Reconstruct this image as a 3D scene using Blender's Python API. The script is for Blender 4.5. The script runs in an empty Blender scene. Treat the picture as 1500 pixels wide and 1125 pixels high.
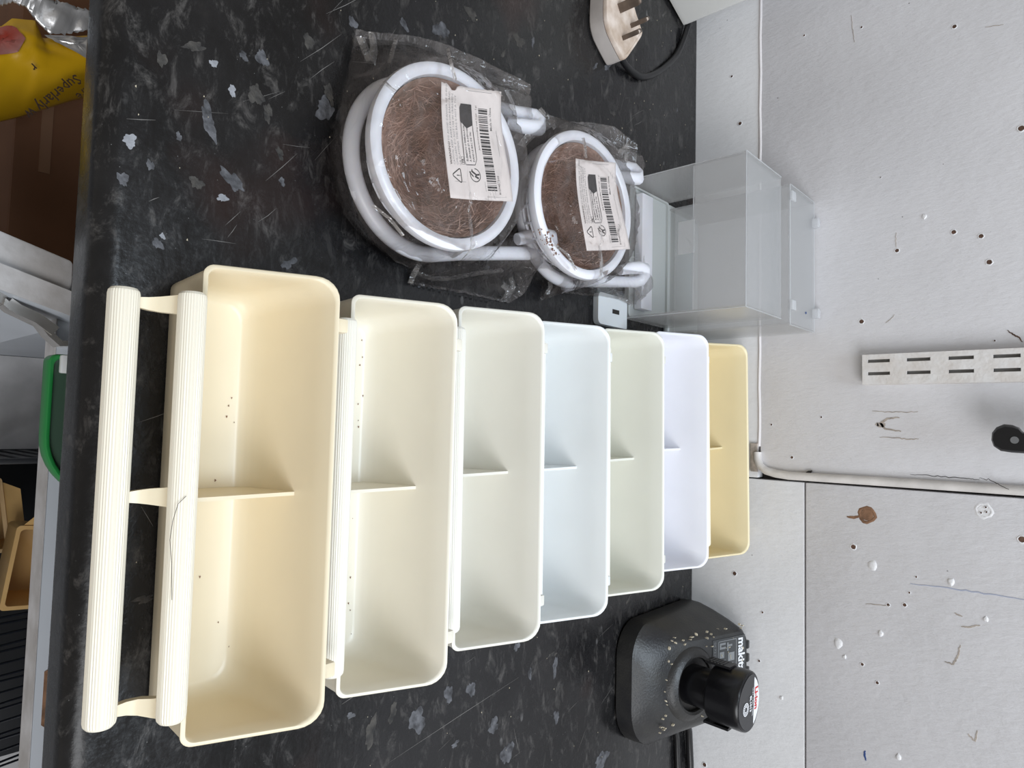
import bpy, bmesh, math, random
from mathutils import Vector, Matrix, noise
random.seed(7)
PI = math.pi
SC = bpy.context.scene
COL = SC.collection

# ------------------------------------------------------------------ camera
CAM_F = 997.4
CAM_C = Vector((-.0173, -.1022, .3541))
YAW, PITCH, ROLL = -.0780, .7271, -.0277
FWD = Vector((math.sin(YAW)*math.cos(PITCH), math.cos(YAW)*math.cos(PITCH), -math.sin(PITCH)))
_r = Vector((math.cos(YAW), -math.sin(YAW), 0)); _u = _r.cross(FWD)
RGT = math.cos(ROLL)*_r + math.sin(ROLL)*_u
UPV = math.cos(ROLL)*_u - math.sin(ROLL)*_r
cd = bpy.data.cameras.new('camera'); cam = bpy.data.objects.new('camera', cd); COL.objects.link(cam)
# the phone was held on its side: picture right is world up
X_, Y_, Z_ = UPV, -RGT, -FWD
cam.matrix_world = Matrix(((X_.x, Y_.x, Z_.x, CAM_C.x), (X_.y, Y_.y, Z_.y, CAM_C.y), (X_.z, Y_.z, Z_.z, CAM_C.z), (0, 0, 0, 1)))
cd.sensor_fit = 'HORIZONTAL'; cd.sensor_width = 36; cd.lens = 36*CAM_F/1500; cd.clip_start = .01
SC.camera = cam

def onz(x, y, z=0):            # measured point of the photograph -> point at height z
    d = FWD + UPV*((x-750)/CAM_F) + RGT*((y-562.5)/CAM_F)
    return CAM_C + d*((z-CAM_C.z)/d.z)
def ony(x, y, Y=.6):           # ... -> point on the plane Y
    d = FWD + UPV*((x-750)/CAM_F) + RGT*((y-562.5)/CAM_F)
    return CAM_C + d*((Y-CAM_C.y)/d.y)

# ------------------------------------------------------------------ light
w = bpy.data.worlds.new('world'); SC.world = w; w.use_nodes = True
bg = w.node_tree.nodes['Background']; bg.inputs[0].default_value = (1, .93, .83, 1); bg.inputs[1].default_value = .30
def area(name, loc, target, sx, sy, power, col):
    l = bpy.data.lights.new(name, 'AREA'); l.shape = 'RECTANGLE'; l.size = sx; l.size_y = sy; l.energy = power; l.color = col
    o = bpy.data.objects.new(name, l); COL.objects.link(o); o.location = loc
    o.rotation_euler = (Vector(target)-Vector(loc)).to_track_quat('-Z', 'Y').to_euler(); return o
area('open_doorway_daylight', (1.15, -.75, 1.25), (.1, .3, 0), 1.3, 1.1, 24, (.95, .97, 1))
area('roof_window_daylight', (.15, .15, 1.75), (.05, .28, 0), .8, .6, 21, (.76, .88, 1))
SC.view_settings.view_transform = 'Standard'; SC.view_settings.look = 'None'
SC.view_settings.gamma = 1; SC.view_settings.exposure = 0; SC.view_settings.use_curve_mapping = False

# ------------------------------------------------------------------ materials
def srgb(r, g, b):
    f = lambda c: (c/255/12.92) if c/255 <= .04045 else ((c/255+.055)/1.055)**2.4
    return (f(r), f(g), f(b), 1)
def mat(name, col, rough=.45, metal=0, var=0, vscale=30, bump=0, bscale=200, coat=0, spec=.5, col2=None, sss=0, subs=.004):
    m = bpy.data.materials.new(name); m.use_nodes = True; nt = m.node_tree; p = nt.nodes['Principled BSDF']
    p.inputs['Base Color'].default_value = col; p.inputs['Roughness'].default_value = rough
    p.inputs['Metallic'].default_value = metal; p.inputs['Specular IOR Level'].default_value = spec
    p.inputs['Coat Weight'].default_value = coat; p.inputs['Coat Roughness'].default_value = .1
    if sss:
        p.inputs['Subsurface Weight'].default_value = sss; p.inputs['Subsurface Scale'].default_value = subs
        p.inputs['Subsurface Radius'].default_value = (1, .7, .45)
    tc = nt.nodes.new('ShaderNodeTexCoord')
    if var or col2:
        n = nt.nodes.new('ShaderNodeTexNoise'); n.inputs['Scale'].default_value = vscale; n.inputs['Detail'].default_value = 6
        nt.links.new(tc.outputs['Object'], n.inputs['Vector'])
        r = nt.nodes.new('ShaderNodeValToRGB'); r.color_ramp.elements[0].position = .35; r.color_ramp.elements[1].position = .68
        c2 = col2 or tuple(max(0, c*(1-var)) for c in col[:3])+(1,)
        r.color_ramp.elements[0].color = c2; r.color_ramp.elements[1].color = col
        nt.links.new(n.outputs['Fac'], r.inputs['Fac']); nt.links.new(r.outputs['Color'], p.inputs['Base Color'])
    if bump:
        n2 = nt.nodes.new('ShaderNodeTexNoise'); n2.inputs['Scale'].default_value = bscale; n2.inputs['Detail'].default_value = 5
        nt.links.new(tc.outputs['Object'], n2.inputs['Vector'])
        b = nt.nodes.new('ShaderNodeBump'); b.inputs['Strength'].default_value = bump; b.inputs['Distance'].default_value = .001
        nt.links.new(n2.outputs['Fac'], b.inputs['Height']); nt.links.new(b.outputs['Normal'], p.inputs['Normal'])
    return m
def ramp(nt, stops, src, interp='LINEAR'):
    r = nt.nodes.new('ShaderNodeValToRGB'); r.color_ramp.interpolation = interp
    e = r.color_ramp.elements
    while len(e) < len(stops): e.new(.5)
    for i, (p, c) in enumerate(stops):
        e[i].position = p; e[i].color = c if len(c) == 4 else (*c, 1)
    nt.links.new(src, r.inputs['Fac']); return r
def tex(nt, kind, scale, vec, **kw):
    n = nt.nodes.new(kind); n.inputs['Scale'].default_value = scale
    for k, v in kw.items():
        if k in n.inputs: n.inputs[k].default_value = v
        else: setattr(n, k, v)
    nt.links.new(vec, n.inputs['Vector']); return n
def mixc(nt, fac, a, b, mode='MIX'):
    m = nt.nodes.new('ShaderNodeMix'); m.data_type = 'RGBA'; m.blend_type = mode
    for s, v in ((m.inputs[0], fac), (m.inputs[6], a), (m.inputs[7], b)):
        if hasattr(v, 'is_linked'): nt.links.new(v, s)
        else: s.default_value = v if not isinstance(v, tuple) else ((*v, 1) if len(v) == 3 else v)
    return m.outputs[2]

def counter_material():
    m = bpy.data.materials.new('black_laminate'); m.use_nodes = True; nt = m.node_tree; p = nt.nodes['Principled BSDF']
    tc = nt.nodes.new('ShaderNodeTexCoord').outputs['Object']
    mp = nt.nodes.new('ShaderNodeMapping'); nt.links.new(tc, mp.inputs['Vector'])
    mp.inputs['Rotation'].default_value = (0, 0, .35); mp.inputs['Scale'].default_value = (1, 2.1, 1)
    st = mp.outputs['Vector']
    a = tex(nt, 'ShaderNodeTexNoise', 9, tc, Detail=8, Roughness=.7)
    base = ramp(nt, [(.36, (.0045, .0045, .0050)), (.60, (.013, .0125, .0132)), (.78, (.030, .027, .026))], a.outputs['Fac'])
    b = tex(nt, 'ShaderNodeTexNoise', 48, st, Detail=12, Roughness=.78, Distortion=.5)
    bm_ = ramp(nt, [(.53, (0, 0, 0)), (.58, (.25, .25, .25)), (.68, (1, 1, 1))], b.outputs['Fac'])
    c1 = mixc(nt, bm_.outputs['Color'], base.outputs['Color'], (.085, .079, .075))
    r_ = tex(nt, 'ShaderNodeTexNoise', 6, tc, Detail=3)
    rm = ramp(nt, [(.60, (0, 0, 0)), (.72, (.3, .3, .3))], r_.outputs['Fac'])
    c1 = mixc(nt, rm.outputs['Color'], c1, (.075, .03, .022))
    v = tex(nt, 'ShaderNodeTexVoronoi', 62, st, Randomness=1)
    v2 = tex(nt, 'ShaderNodeTexNoise', 15, tc, Detail=6, Roughness=.6)
    sm = ramp(nt, [(.60, (0, 0, 0)), (.66, (1, 1, 1))], v2.outputs['Fac'])
    vm = ramp(nt, [(.16, (1, 1, 1)), (.24, (0, 0, 0))], v.outputs['Distance'])
    mu = mixc(nt, 1.0, sm.outputs['Color'], vm.outputs['Color'], 'MULTIPLY')
    c2 = mixc(nt, mu, c1, (.085, .083, .083))
    f = tex(nt, 'ShaderNodeTexVoronoi', 170, tc, Randomness=1)
    fm = ramp(nt, [(.022, (.8, .8, .8)), (.045, (0, 0, 0))], f.outputs['Distance'])
    c3 = mixc(nt, fm.outputs['Color'], c2, (.22, .22, .22))
    nt.links.new(c3, p.inputs['Base Color'])
    p.inputs['Specular IOR Level'].default_value = .38
    rr = ramp(nt, [(.35, (.16, .16, .16)), (.7, (.42, .42, .42))], b.outputs['Fac'])
    nt.links.new(rr.outputs['Color'], p.inputs['Roughness'])
    n2 = tex(nt, 'ShaderNodeTexNoise', 320, tc, Detail=4)
    bp = nt.nodes.new('ShaderNodeBump'); bp.inputs['Strength'].default_value = .35; bp.inputs['Distance'].default_value = .0004
    nt.links.new(n2.outputs['Fac'], bp.inputs['Height']); nt.links.new(bp.outputs['Normal'], p.inputs['Normal'])
    return m
def wall_material(name, col, dirt):
    m = bpy.data.materials.new(name); m.use_nodes = True; nt = m.node_tree; p = nt.nodes['Principled BSDF']
    tc = nt.nodes.new('ShaderNodeTexCoord').outputs['Object']
    mp = nt.nodes.new('ShaderNodeMapping'); nt.links.new(tc, mp.inputs['Vector']); mp.inputs['Scale'].default_value = (2.2, 1, 1); mp.inputs['Rotation'].default_value = (0, .15, 0)
    a = tex(nt, 'ShaderNodeTexNoise', 7, tc, Detail=5)
    c = ramp(nt, [(.35, tuple(x*.93 for x in col[:3])), (.65, col)], a.outputs['Fac'])
    d = tex(nt, 'ShaderNodeTexNoise', 42, mp.outputs['Vector'], Detail=7, Roughness=.7)
    dm = ramp(nt, [(.685, (0, 0, 0)), (.75, (dirt, dirt, dirt))], d.outputs['Fac'])
    c = mixc(nt, dm.outputs['Color'], c.outputs['Color'], (.36, .31, .22))
    g = tex(nt, 'ShaderNodeTexVoronoi', 75, tc, Randomness=1)
    gm = ramp(nt, [(.035, (1, 1, 1)), (.06, (0, 0, 0))], g.outputs['Distance'])
    g2 = tex(nt, 'ShaderNodeTexNoise', 12, tc, Detail=2)
    g2m = ramp(nt, [(.60, (0, 0, 0)), (.62, (.7, .7, .7))], g2.outputs['Fac'])
    c = mixc(nt, mixc(nt, 1.0, gm.outputs['Color'], g2m.outputs['Color'], 'MULTIPLY'), c, (.10, .085, .08))
    nt.links.new(c, p.inputs['Base Color']); p.inputs['Roughness'].default_value = .42
    n2 = tex(nt, 'ShaderNodeTexNoise', 95, mp.outputs['Vector'], Detail=9, Roughness=.62)
    n3 = tex(nt, 'ShaderNodeTexNoise', 16, tc, Detail=2)
    ad = nt.nodes.new('ShaderNodeMath'); ad.operation = 'MULTIPLY_ADD'; nt.links.new(n3.outputs['Fac'], ad.inputs[0]); ad.inputs[1].default_value = 1.6
    nt.links.new(n2.outputs['Fac'], ad.inputs[2])
    bp = nt.nodes.new('ShaderNodeBump'); bp.inputs['Strength'].default_value = .55; bp.inputs['Distance'].default_value = .0011
    nt.links.new(ad.outputs[0], bp.inputs['Height']); nt.links.new(bp.outputs['Normal'], p.inputs['Normal'])
    return m
def film(name, haze, hazecol, gloss=.10, rough=.06, bump=.9, bscale=55, frost=False):
    m = bpy.data.materials.new(name); m.use_nodes = True; nt = m.node_tree
    for n in list(nt.nodes):
        if n.type != 'OUTPUT_MATERIAL': nt.nodes.remove(n)
    out = [n for n in nt.nodes][0]
    tc = nt.nodes.new('ShaderNodeTexCoord').outputs['Object']
    tr = nt.nodes.new('ShaderNodeBsdfTransparent'); tr.inputs[0].default_value = (.97, .97, .97, 1)
    df = nt.nodes.new('ShaderNodeBsdfDiffuse'); df.inputs[0].default_value = hazecol
    tl = nt.nodes.new('ShaderNodeBsdfTranslucent'); tl.inputs[0].default_value = hazecol
    dt = nt.nodes.new('ShaderNodeMixShader'); dt.inputs[0].default_value = .5
    nt.links.new(df.outputs[0], dt.inputs[1]); nt.links.new(tl.outputs[0], dt.inputs[2])
    gl = nt.nodes.new('ShaderNodeBsdfGlossy'); gl.inputs['Roughness'].default_value = rough
    a = nt.nodes.new('ShaderNodeMixShader'); nt.links.new(tr.outputs[0], a.inputs[1]); nt.links.new(dt.outputs[0], a.inputs[2])
    if frost: a.inputs[0].default_value = haze
    else:
        n = tex(nt, 'ShaderNodeTexNoise', 38, tc, Detail=6, Distortion=1.2)
        r = ramp(nt, [(.35, (haze*.45,)*3), (.62, (haze*1.1,)*3), (.74, (min(1, haze*2.4),)*3)], n.outputs['Fac']); nt.links.new(r.outputs['Color'], a.inputs[0])
    b = nt.nodes.new('ShaderNodeMixShader'); nt.links.new(a.outputs[0], b.inputs[1]); nt.links.new(gl.outputs[0], b.inputs[2])
    lw = nt.nodes.new('ShaderNodeFresnel'); lw.inputs['IOR'].default_value = 1.36
    mm = nt.nodes.new('ShaderNodeMath'); mm.operation = 'MULTIPLY_ADD'; nt.links.new(lw.outputs[0], mm.inputs[0]); mm.inputs[1].default_value = .55; mm.inputs[2].default_value = gloss*.3; mm.use_clamp = True
    nt.links.new(mm.outputs[0], b.inputs[0])
    if bump:
        v = tex(nt, 'ShaderNodeTexNoise', bscale, tc, Detail=2, Distortion=1.8)
        ab = nt.nodes.new('ShaderNodeMath'); ab.operation = 'SUBTRACT'; nt.links.new(v.outputs['Fac'], ab.inputs[0]); ab.inputs[1].default_value = .5
        ab2 = nt.nodes.new('ShaderNodeMath'); ab2.operation = 'ABSOLUTE'; nt.links.new(ab.outputs[0], ab2.inputs[0])
        bp = nt.nodes.new('ShaderNodeBump'); bp.inputs['Strength'].default_value = bump; bp.inputs['Distance'].default_value = .006
        nt.links.new(ab2.outputs[0], bp.inputs['Height'])
        for q in (gl, lw): nt.links.new(bp.outputs['Normal'], q.inputs['Normal'])
    nt.links.new(b.outputs[0], out.inputs['Surface'])
    return m

M = {}
M['counter'] = counter_material()
M['wall'] = wall_material('painted_board', (.77, .76, .785, 1), .35)
M['wall_low'] = wall_material('painted_board_low', (.78, .77, .775, 1), .6)
M['caulk'] = mat('caulk', (.84, .80, .80, 1), .5, bump=.5, bscale=90)
M['bead'] = mat('painted_bead', (.78, .74, .71, 1), .45, var=.2, vscale=40, bump=.4, bscale=120)
M['gap'] = mat('dark_gap', (.025, .02, .018, 1), .9)
M['wood_raw'] = mat('raw_wood', (.30, .16, .09, 1), .85, var=.5, vscale=120, bump=.6)
M['brown_hole'] = mat('rust_brown', (.14, .075, .05, 1), .9, var=.5, vscale=300)
M['scar'] = mat('scraped_paint', (.54, .47, .41, 1), .8, var=.45, vscale=200)
M['blister'] = mat('paint_blister', (.80, .79, .80, 1), .4, bump=.5, bscale=300)
M['pen'] = mat('pen_line', (.38, .41, .52, 1), .6)
M['blue'] = mat('blue_mark', (.03, .07, .22, 1), .5)
M['splash'] = mat('dried_splash', (.13, .132, .145, 1), .7, col2=(.025, .025, .028, 1), vscale=160, bump=.8, bscale=400)
M['splash_tan'] = mat('dried_tan_splash', (.075, .068, .060, 1), .7, col2=(.014, .013, .013, 1), vscale=130, bump=.8, bscale=400)
M['splash_white'] = mat('dried_white_splash', (.33, .34, .37, 1), .7, var=.3, vscale=220, bump=.8, bscale=400)
M['scratch'] = mat('scratch_line', (.20, .19, .18, 1), .6)
M['cabinet'] = mat('white_melamine', (.56, .60, .66, 1), .4, var=.14, vscale=8, bump=.05, bscale=300)
M['cabinet_edge'] = mat('white_edging', (.60, .59, .60, 1), .5, col2=(.42, .40, .39, 1), vscale=45, bump=.3)
M['cabinet_floor'] = mat('worn_white_board', (.66, .66, .67, 1), .6, col2=(.40, .40, .41, 1), vscale=16)
M['steel'] = mat('nickel_steel', (.78, .75, .71, 1), .22, metal=.8, var=.3, vscale=60)
M['green'] = mat('green_plastic', (.015, .20, .045, 1), .4)
M['green_dark'] = film('green_clear_plastic', .80, (.12, .21, .15, 1), rough=.2, bump=0, frost=True)
M['card'] = mat('brown_cardboard', (.235, .115, .065, 1), .8, var=.15, vscale=20, bump=.15, bscale=60)
M['tape'] = mat('clear_tape', (.36, .22, .15, 1), .35)
M['yellow'] = mat('yellow_packet_print', (.72, .42, .012, 1), .3, var=.12, vscale=20, bump=.4, bscale=30)
M['red'] = mat('red_packet_print', (.30, .03, .015, 1), .35, col2=(.42, .30, .28, 1), vscale=22)
M['foil'] = mat('silver_packet_lining', (.62, .62, .63, 1), .28, metal=.55, bump=.8, bscale=70)
M['ink'] = mat('black_ink', (.012, .012, .013, 1), .6)
M['ink_brown'] = mat('dark_ink', (.05, .028, .02, 1), .6)
M['ink_grey'] = mat('grey_ink', (.16, .15, .15, 1), .7)
M['crate'] = mat('black_crate', (.008, .009, .012, 1), .4)
M['wire'] = mat('black_wire', (.03, .034, .045, 1), .2, metal=.6)
M['tan'] = mat('tan_plastic', (.60, .38, .15, 1), .45, var=.1, vscale=20, sss=.1)
M['white_pl'] = mat('white_plastic', (.80, .80, .85, 1), .3, var=.06, vscale=40, sss=.15, bump=.1, bscale=60)
M['felt'] = mat('coconut_felt', (.40, .245, .185, 1), .95, col2=(.20, .125, .085, 1), vscale=70, bump=1, bscale=420)
M['fibre'] = mat('coconut_fibre', (.68, .47, .38, 1), .7, col2=(.36, .20, .14, 1), vscale=90)
M['paper'] = mat('label_paper', (.80, .72, .685, 1), .65, var=.06, vscale=60)
M['film'] = film('clear_bag_film', .085, (.84, .74, .70, 1), gloss=.05, rough=.06, bump=.75, bscale=34)
M['film_edge'] = film('sparkle_fold_film', .40, (.86, .80, .77, 1), gloss=.7, rough=.12, bump=1, bscale=120)  # film of the folds, extra milky haze puts white sparkle into its colour
M['frost'] = film('frosted_clear_plastic', .24, (1, 1, 1, 1), gloss=.02, rough=.25, bump=0, frost=True)
M['frost_edge'] = film('frosted_plastic_edge', .5, (.95, .96, .98, 1), gloss=.05, rough=.2, bump=0, frost=True)
M['frost_tray'] = mat('milky_plastic', (.52, .54, .53, 1), .35, sss=.1)
M['milky'] = mat('milky_white_plastic', (.70, .72, .73, 1), .35, sss=.15)
M['sticker'] = film('clear_sticker', .72, (.88, .89, .90, 1), gloss=.2, rough=.15, bump=.8, frost=True)
M['charger'] = mat('black_charger_plastic', (.013, .013, .015, 1), .40, vscale=35, bump=.3, bscale=500, col2=(.030, .029, .027, 1))
M['battery'] = mat('black_battery_plastic', (.008, .008, .010, 1), .28)
M['batt_cap'] = mat('battery_cap_print', (.035, .035, .037, 1), .35)
M['grey_label'] = mat('grey_charger_label', (.055, .056, .058, 1), .4)
M['grey_print'] = mat('grey_print', (.24, .245, .25, 1), .5)
M['white_print'] = mat('white_print', (.78, .78, .80, 1), .5)
M['red_print'] = mat('red_print', (.60, .02, .02, 1), .5)
M['cable'] = mat('black_cable', (.008, .008, .009, 1), .35)
M['plug'] = mat('cream_plug', (.78, .67, .59, 1), .5, col2=(.52, .40, .31, 1), vscale=75, bump=.4)
M['plug_side'] = mat('grey_plug_side', (.60, .55, .52, 1), .5, var=.15, vscale=60)
M['brass'] = mat('dull_brass', (.20, .155, .125, 1), .38, metal=.65, var=.4, vscale=90)
M['appliance'] = mat('grey_white_casing', (.77, .76, .73, 1), .5, var=.05, vscale=15)
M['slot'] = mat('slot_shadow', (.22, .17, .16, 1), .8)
M['bracket'] = mat('painted_steel_strip', (.80, .78, .77, 1), .45, col2=(.70, .65, .61, 1), vscale=60, bump=.6, bscale=200)
M['rivet'] = mat('grey_rivet', (.16, .16, .165, 1), .5); M['slotback'] = mat('slot_shade_grey', (.32, .31, .30, 1), .7)  # slotback grey carries the shade seen through the upright's slots
M['handle'] = mat('black_handle', (.007, .007, .009, 1), .3)
M['crumb'] = mat('husk_crumb', (.62, .55, .42, 1), .8)
M['hair'] = mat('dark_hair', (.06, .045, .04, 1), .6)
M['dirt'] = mat('brown_dirt', (.22, .12, .085, 1), .9)
M['concrete'] = mat('floor_concrete', (.30, .30, .31, 1), .8, var=.3, vscale=6)

# ------------------------------------------------------------------ helpers
def link(name, verts, faces, m, parent=None, smooth=True, angle=40):
    me = bpy.data.meshes.new(name); me.from_pydata([tuple(v) for v in verts], [], faces); me.materials.append(m)
    bm = bmesh.new(); bm.from_mesh(me); bmesh.ops.recalc_face_normals(bm, faces=bm.faces); bm.to_mesh(me); bm.free()
    if smooth:
        me.shade_smooth()
        try: me.set_sharp_from_angle(angle=math.radians(angle))
        except Exception: pass
    o = bpy.data.objects.new(name, me); COL.objects.link(o)
    if parent: o.parent = parent
    return o
def tag(o, label, cat, group=None):
    o['label'] = label; o['category'] = cat
    if group: o['group'] = group
    return o
def thing(name, label, cat, loc=(0, 0, 0), rz=0, group=None):
    o = bpy.data.objects.new(name, None); COL.objects.link(o); o.location = loc; o.rotation_euler = (0, 0, rz); o.empty_display_size = .02
    return tag(o, label, cat, group)
class MB:
    def __init__(s, org=(0, 0, 0)): s.v = []; s.f = []; s.o = Vector(org)
    def add(s, v, f):
        n = len(s.v); s.v += [Vector(p)-s.o for p in v]; s.f += [tuple(i+n for i in q) for q in f]; return s
    def box(s, lo, hi, bev=0):
        if bev:
            bm = bmesh.new(); bmesh.ops.create_cube(bm, size=1)
            for v in bm.verts: v.co = Vector([(lo[i]+hi[i])/2+v.co[i]*(hi[i]-lo[i]) for i in range(3)])
            bmesh.ops.bevel(bm, geom=bm.edges[:], offset=bev, segments=2, affect='EDGES', profile=.6)
            bm.verts.index_update()
            s.add([v.co.copy() for v in bm.verts], [[v.index for v in f.verts] for f in bm.faces]); bm.free(); return s
        (a, b, c), (d, e, f) = lo, hi
        return s.add([(a, b, c), (d, b, c), (d, e, c), (a, e, c), (a, b, f), (d, b, f), (d, e, f), (a, e, f)],
                     [(0, 3, 2, 1), (4, 5, 6, 7), (0, 1, 5, 4), (1, 2, 6, 5), (2, 3, 7, 6), (3, 0, 4, 7)])
    def tube(s, pts, r, n=12, closed=False, squash=None):
        pts = [Vector(p) for p in pts]; N = len(pts); v = []; f = []
        up = Vector((0, 0, 1)); prev = None
        for i, p in enumerate(pts):
            if closed: t = pts[(i+1) % N]-pts[i-1]
            else: t = pts[min(i+1, N-1)]-pts[max(i-1, 0)]
            t.normalize()
            if prev is None:
                a = up if abs(t.dot(up)) < .95 else Vector((1, 0, 0)); side = t.cross(a).normalized()
            else: side = (prev-t*prev.dot(t)).normalized()
            prev = side; nn = t.cross(side)
            rr = r[i] if isinstance(r, (list, tuple)) else r
            for k in range(n):
                a = 2*PI*k/n; ca, sa = math.cos(a), math.sin(a)
                if squash: ca *= squash[0]; sa *= squash[1]
                v.append(p+side*ca*rr+nn*sa*rr)
        for i in range(N if closed else N-1):
            for k in range(n):
                a = i*n+k; b = i*n+(k+1) % n; j = (i+1) % N
                f.append((a, b, j*n+(k+1) % n, j*n+k))
        if not closed:
            f.append(tuple(range(n))[::-1]); f.append(tuple((N-1)*n+k for k in range(n)))
        return s.add(v, f)
    def loft(s, rings, cap0=True, cap1=True, closed=True):
        n = len(rings[0]); v = [p for r in rings for p in r]; f = []
        for i in range(len(rings)-1):
            for k in range(n if closed else n-1):
                f.append((i*n+k, i*n+(k+1) % n, (i+1)*n+(k+1) % n, (i+1)*n+k))
        if cap0: f.append(tuple(range(n))[::-1])
        if cap1: f.append(tuple((len(rings)-1)*n+k for k in range(n)))
        return s.add(v, f)
    def prism(s, poly, d):      # planar polygon extruded by vector d
        p = [Vector(q) for q in poly]; d = Vector(d)
        return s.loft([p, [q+d for q in p]])
    def build(s, name, m, parent=None, smooth=True, angle=40): return link(name, s.v, s.f, m, parent, smooth, angle)
def rrect(x0, x1, y0, y1, r, n=6):        # r: one radius or four (front-left, front-right, back-right, back-left)
    if not isinstance(r, (list, tuple)): r = (r,)*4
    out = []
    for (cx, cy, a0, rr) in ((x0, y0, PI, r[0]), (x1, y0, 1.5*PI, r[1]), (x1, y1, 0, r[2]), (x0, y1, .5*PI, r[3])):
        sx = 1 if cx == x0 else -1; sy = 1 if cy == y0 else -1
        for k in range(n+1):
            a = a0+.5*PI*k/n; out.append((cx+sx*rr+rr*math.cos(a), cy+sy*rr+rr*math.sin(a)))
    return out
def splash(c, n1, n2, a, b, rot, th=.0002, jag=.35, seed=0, n=18):   # irregular flat blob in the plane n1,n2
    rnd = random.Random(seed); nrm = Vector(n1).cross(Vector(n2)); P = []; n += 12; ph = [rnd.uniform(0, 6.28) for _ in range(4)]
    for k in range(n):
        t = 2*PI*k/n; q = 1+jag*(.75*math.sin(2*t+ph[0])+.6*math.sin(3*t+ph[1])+.45*math.sin(5*t+ph[2])+.3*math.sin(9*t+ph[3])+.45*(rnd.random()-.5))
        x, y = a*q*math.cos(t), b*q*math.sin(t)
        x, y = x*math.cos(rot)-y*math.sin(rot), x*math.sin(rot)+y*math.cos(rot)
        P.append(Vector(c)+Vector(n1)*x+Vector(n2)*y)
    return [[p, p+nrm*th] for p in P]
def text_mesh(s, size, bold=0, align='LEFT', res=1):
    cu = bpy.data.curves.new('t', 'FONT'); cu.body = s; cu.size = size; cu.align_x = align; cu.resolution_u = res; cu.offset = bold
    o = bpy.data.objects.new('t', cu); COL.objects.link(o); bpy.context.view_layer.update()
    me = bpy.data.meshes.new_from_object(o.evaluated_get(bpy.context.evaluated_depsgraph_get()))
    v = [p.co.copy() for p in me.vertices]; f = [tuple(p.vertices) for p in me.polygons]
    bpy.data.objects.remove(o); bpy.data.curves.remove(cu); bpy.data.meshes.remove(me)
    return v, f

# ================================================================== SETTING
def struct(o): o['kind'] = 'structure'; return o
struct(MB().box((-1.6, -1.6, -.93), (1.6, .62, -.9)).build('floor', M['concrete'], smooth=False))
wall = struct(MB().box((-1.6, .612, -.9), (1.6, .66, .78)).build('wall_back', M['gap'], smooth=False))
# painted boards on the wall
def panel(x0, x1, z0, z1, y, m): return MB().box((x0, y, z0), (x1, .613, z1), .0012).build('panel', m, wall)
panel(-1.6, .0262, .0752, .78, .600, M['wall'])
panel(-1.6, .0325, -.9, .0728, .600, M['wall_low'])
panel(.0340, 1.6, .1200, .78, .602, M['wall'])
panel(.0340, 1.6, -.9, .1185, .602, M['wall_low'])
# caulk line along the low joint, and the round bead between the boards
pts = [(-1.6+i*.02, .6010, .0739+.0004*math.sin(i*1.7)) for i in range(81)]
MB().tube(pts, .0019, 8).build('caulk_line', M['caulk'], wall)
pts = [(.006, .599, .0725), (.013, .5985, .0728), (.020, .598, .076), (.0245, .598, .082), (.0268, .598, .092)] + [(.0280-.0001*i, .598, .105+.03*i) for i in range(22)]
trim = struct(MB().tube(pts, .0042, 12).build('trim_1', M['bead']))
MB().box((-.003, .5975, .066), (.0262, .6005, .0728)).build('bare_board_patch', M['scar'], wall)
# crack lines and black gap beside the bead
def ribbon(pts, wdt, th, m, name, parent, nrm=(0, -1, 0)):
    nrm = Vector(nrm); L = []
    for i, p in enumerate(pts):
        p = Vector(p); t = (Vector(pts[min(i+1, len(pts)-1)])-Vector(pts[max(i-1, 0)])).normalized(); s = t.cross(nrm).normalized()
        ww = wdt*(.35+.65*math.sin(PI*(i+.6)/(len(pts)+.2)))
        L.append([p-s*ww/2, p+s*ww/2, p+s*ww/2+nrm*th, p-s*ww/2+nrm*th])
    return MB().loft(L).build(name, m, parent, smooth=False)
def wallline(px, wdt, m, name='scratch', y=.600, th=.0003): 
    q = [ony(a, b, y) for a, b in px]; f = []; rz_ = random.Random(int(px[0][0]))
    for i in range(len(q)-1):
        for k in range(6): p = q[i].lerp(q[i+1], k/6); f.append(p+Vector((rz_.gauss(0, .00025), 0, rz_.gauss(0, .00025))))
    return ribbon(f+[q[-1]], wdt*.75, th, m, name, wall)
wallline([(1178, 697), (1184, 692), (1190, 690)], .0035, M['gap'], 'gap', .5985, .0012)
wallline([(1335, 695), (1365, 697), (1395, 699), (1420, 701), (1435, 703)], .0007, M['gap'], 'crack')
wallline([(1434, 700), (1450, 703), (1462, 709), (1478, 717)], .0008, M['gap'], 'crack', .5937)
wallline([(1277, 602), (1300, 603), (1325, 604), (1345, 603)], .0009, M['scar'])
wallline([(1290, 640), (1315, 642), (1335, 644), (1346, 643)], .0011, M['scar'])
wallline([(1318, 612), (1300, 613), (1290, 620), (1296, 628), (1320, 632)], .0028, M['scar'], 'scar')
wallline([(1283, 621), (1290, 623), (1297, 622)], .0055, M['scar'], 'scar')
wallline([(1476, 484), (1484, 490), (1492, 494), (1498, 501)], .0016, M['brown_hole'], 'scar')
wallline([(1335, 855), (1400, 863), (1450, 870), (1505, 879)], .0013, M['pen'], 'pen_line', .602)
wallline([(1268, 1100), (1266, 1106), (1269, 1114)], .0022, M['blue'], 'blue_mark', .602)
wallline([(1297, 474), (1302, 470), (1311, 461)], .0006, M['scar'])
wallline([(1268, 885), (1285, 886), (1303, 887)], .0010, M['scar'], y=.602)
wallline([(1408, 918), (1420, 919), (1436, 916)], .0018, M['scar'], 'scar', .602)
wallline([(1384, 969), (1396, 973), (1403, 962), (1407, 945)], .0018, M['scar'], 'scar', .602)
wallline([(1398, 898), (1410, 903)], .0016, M['scar'], y=.602)
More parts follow.
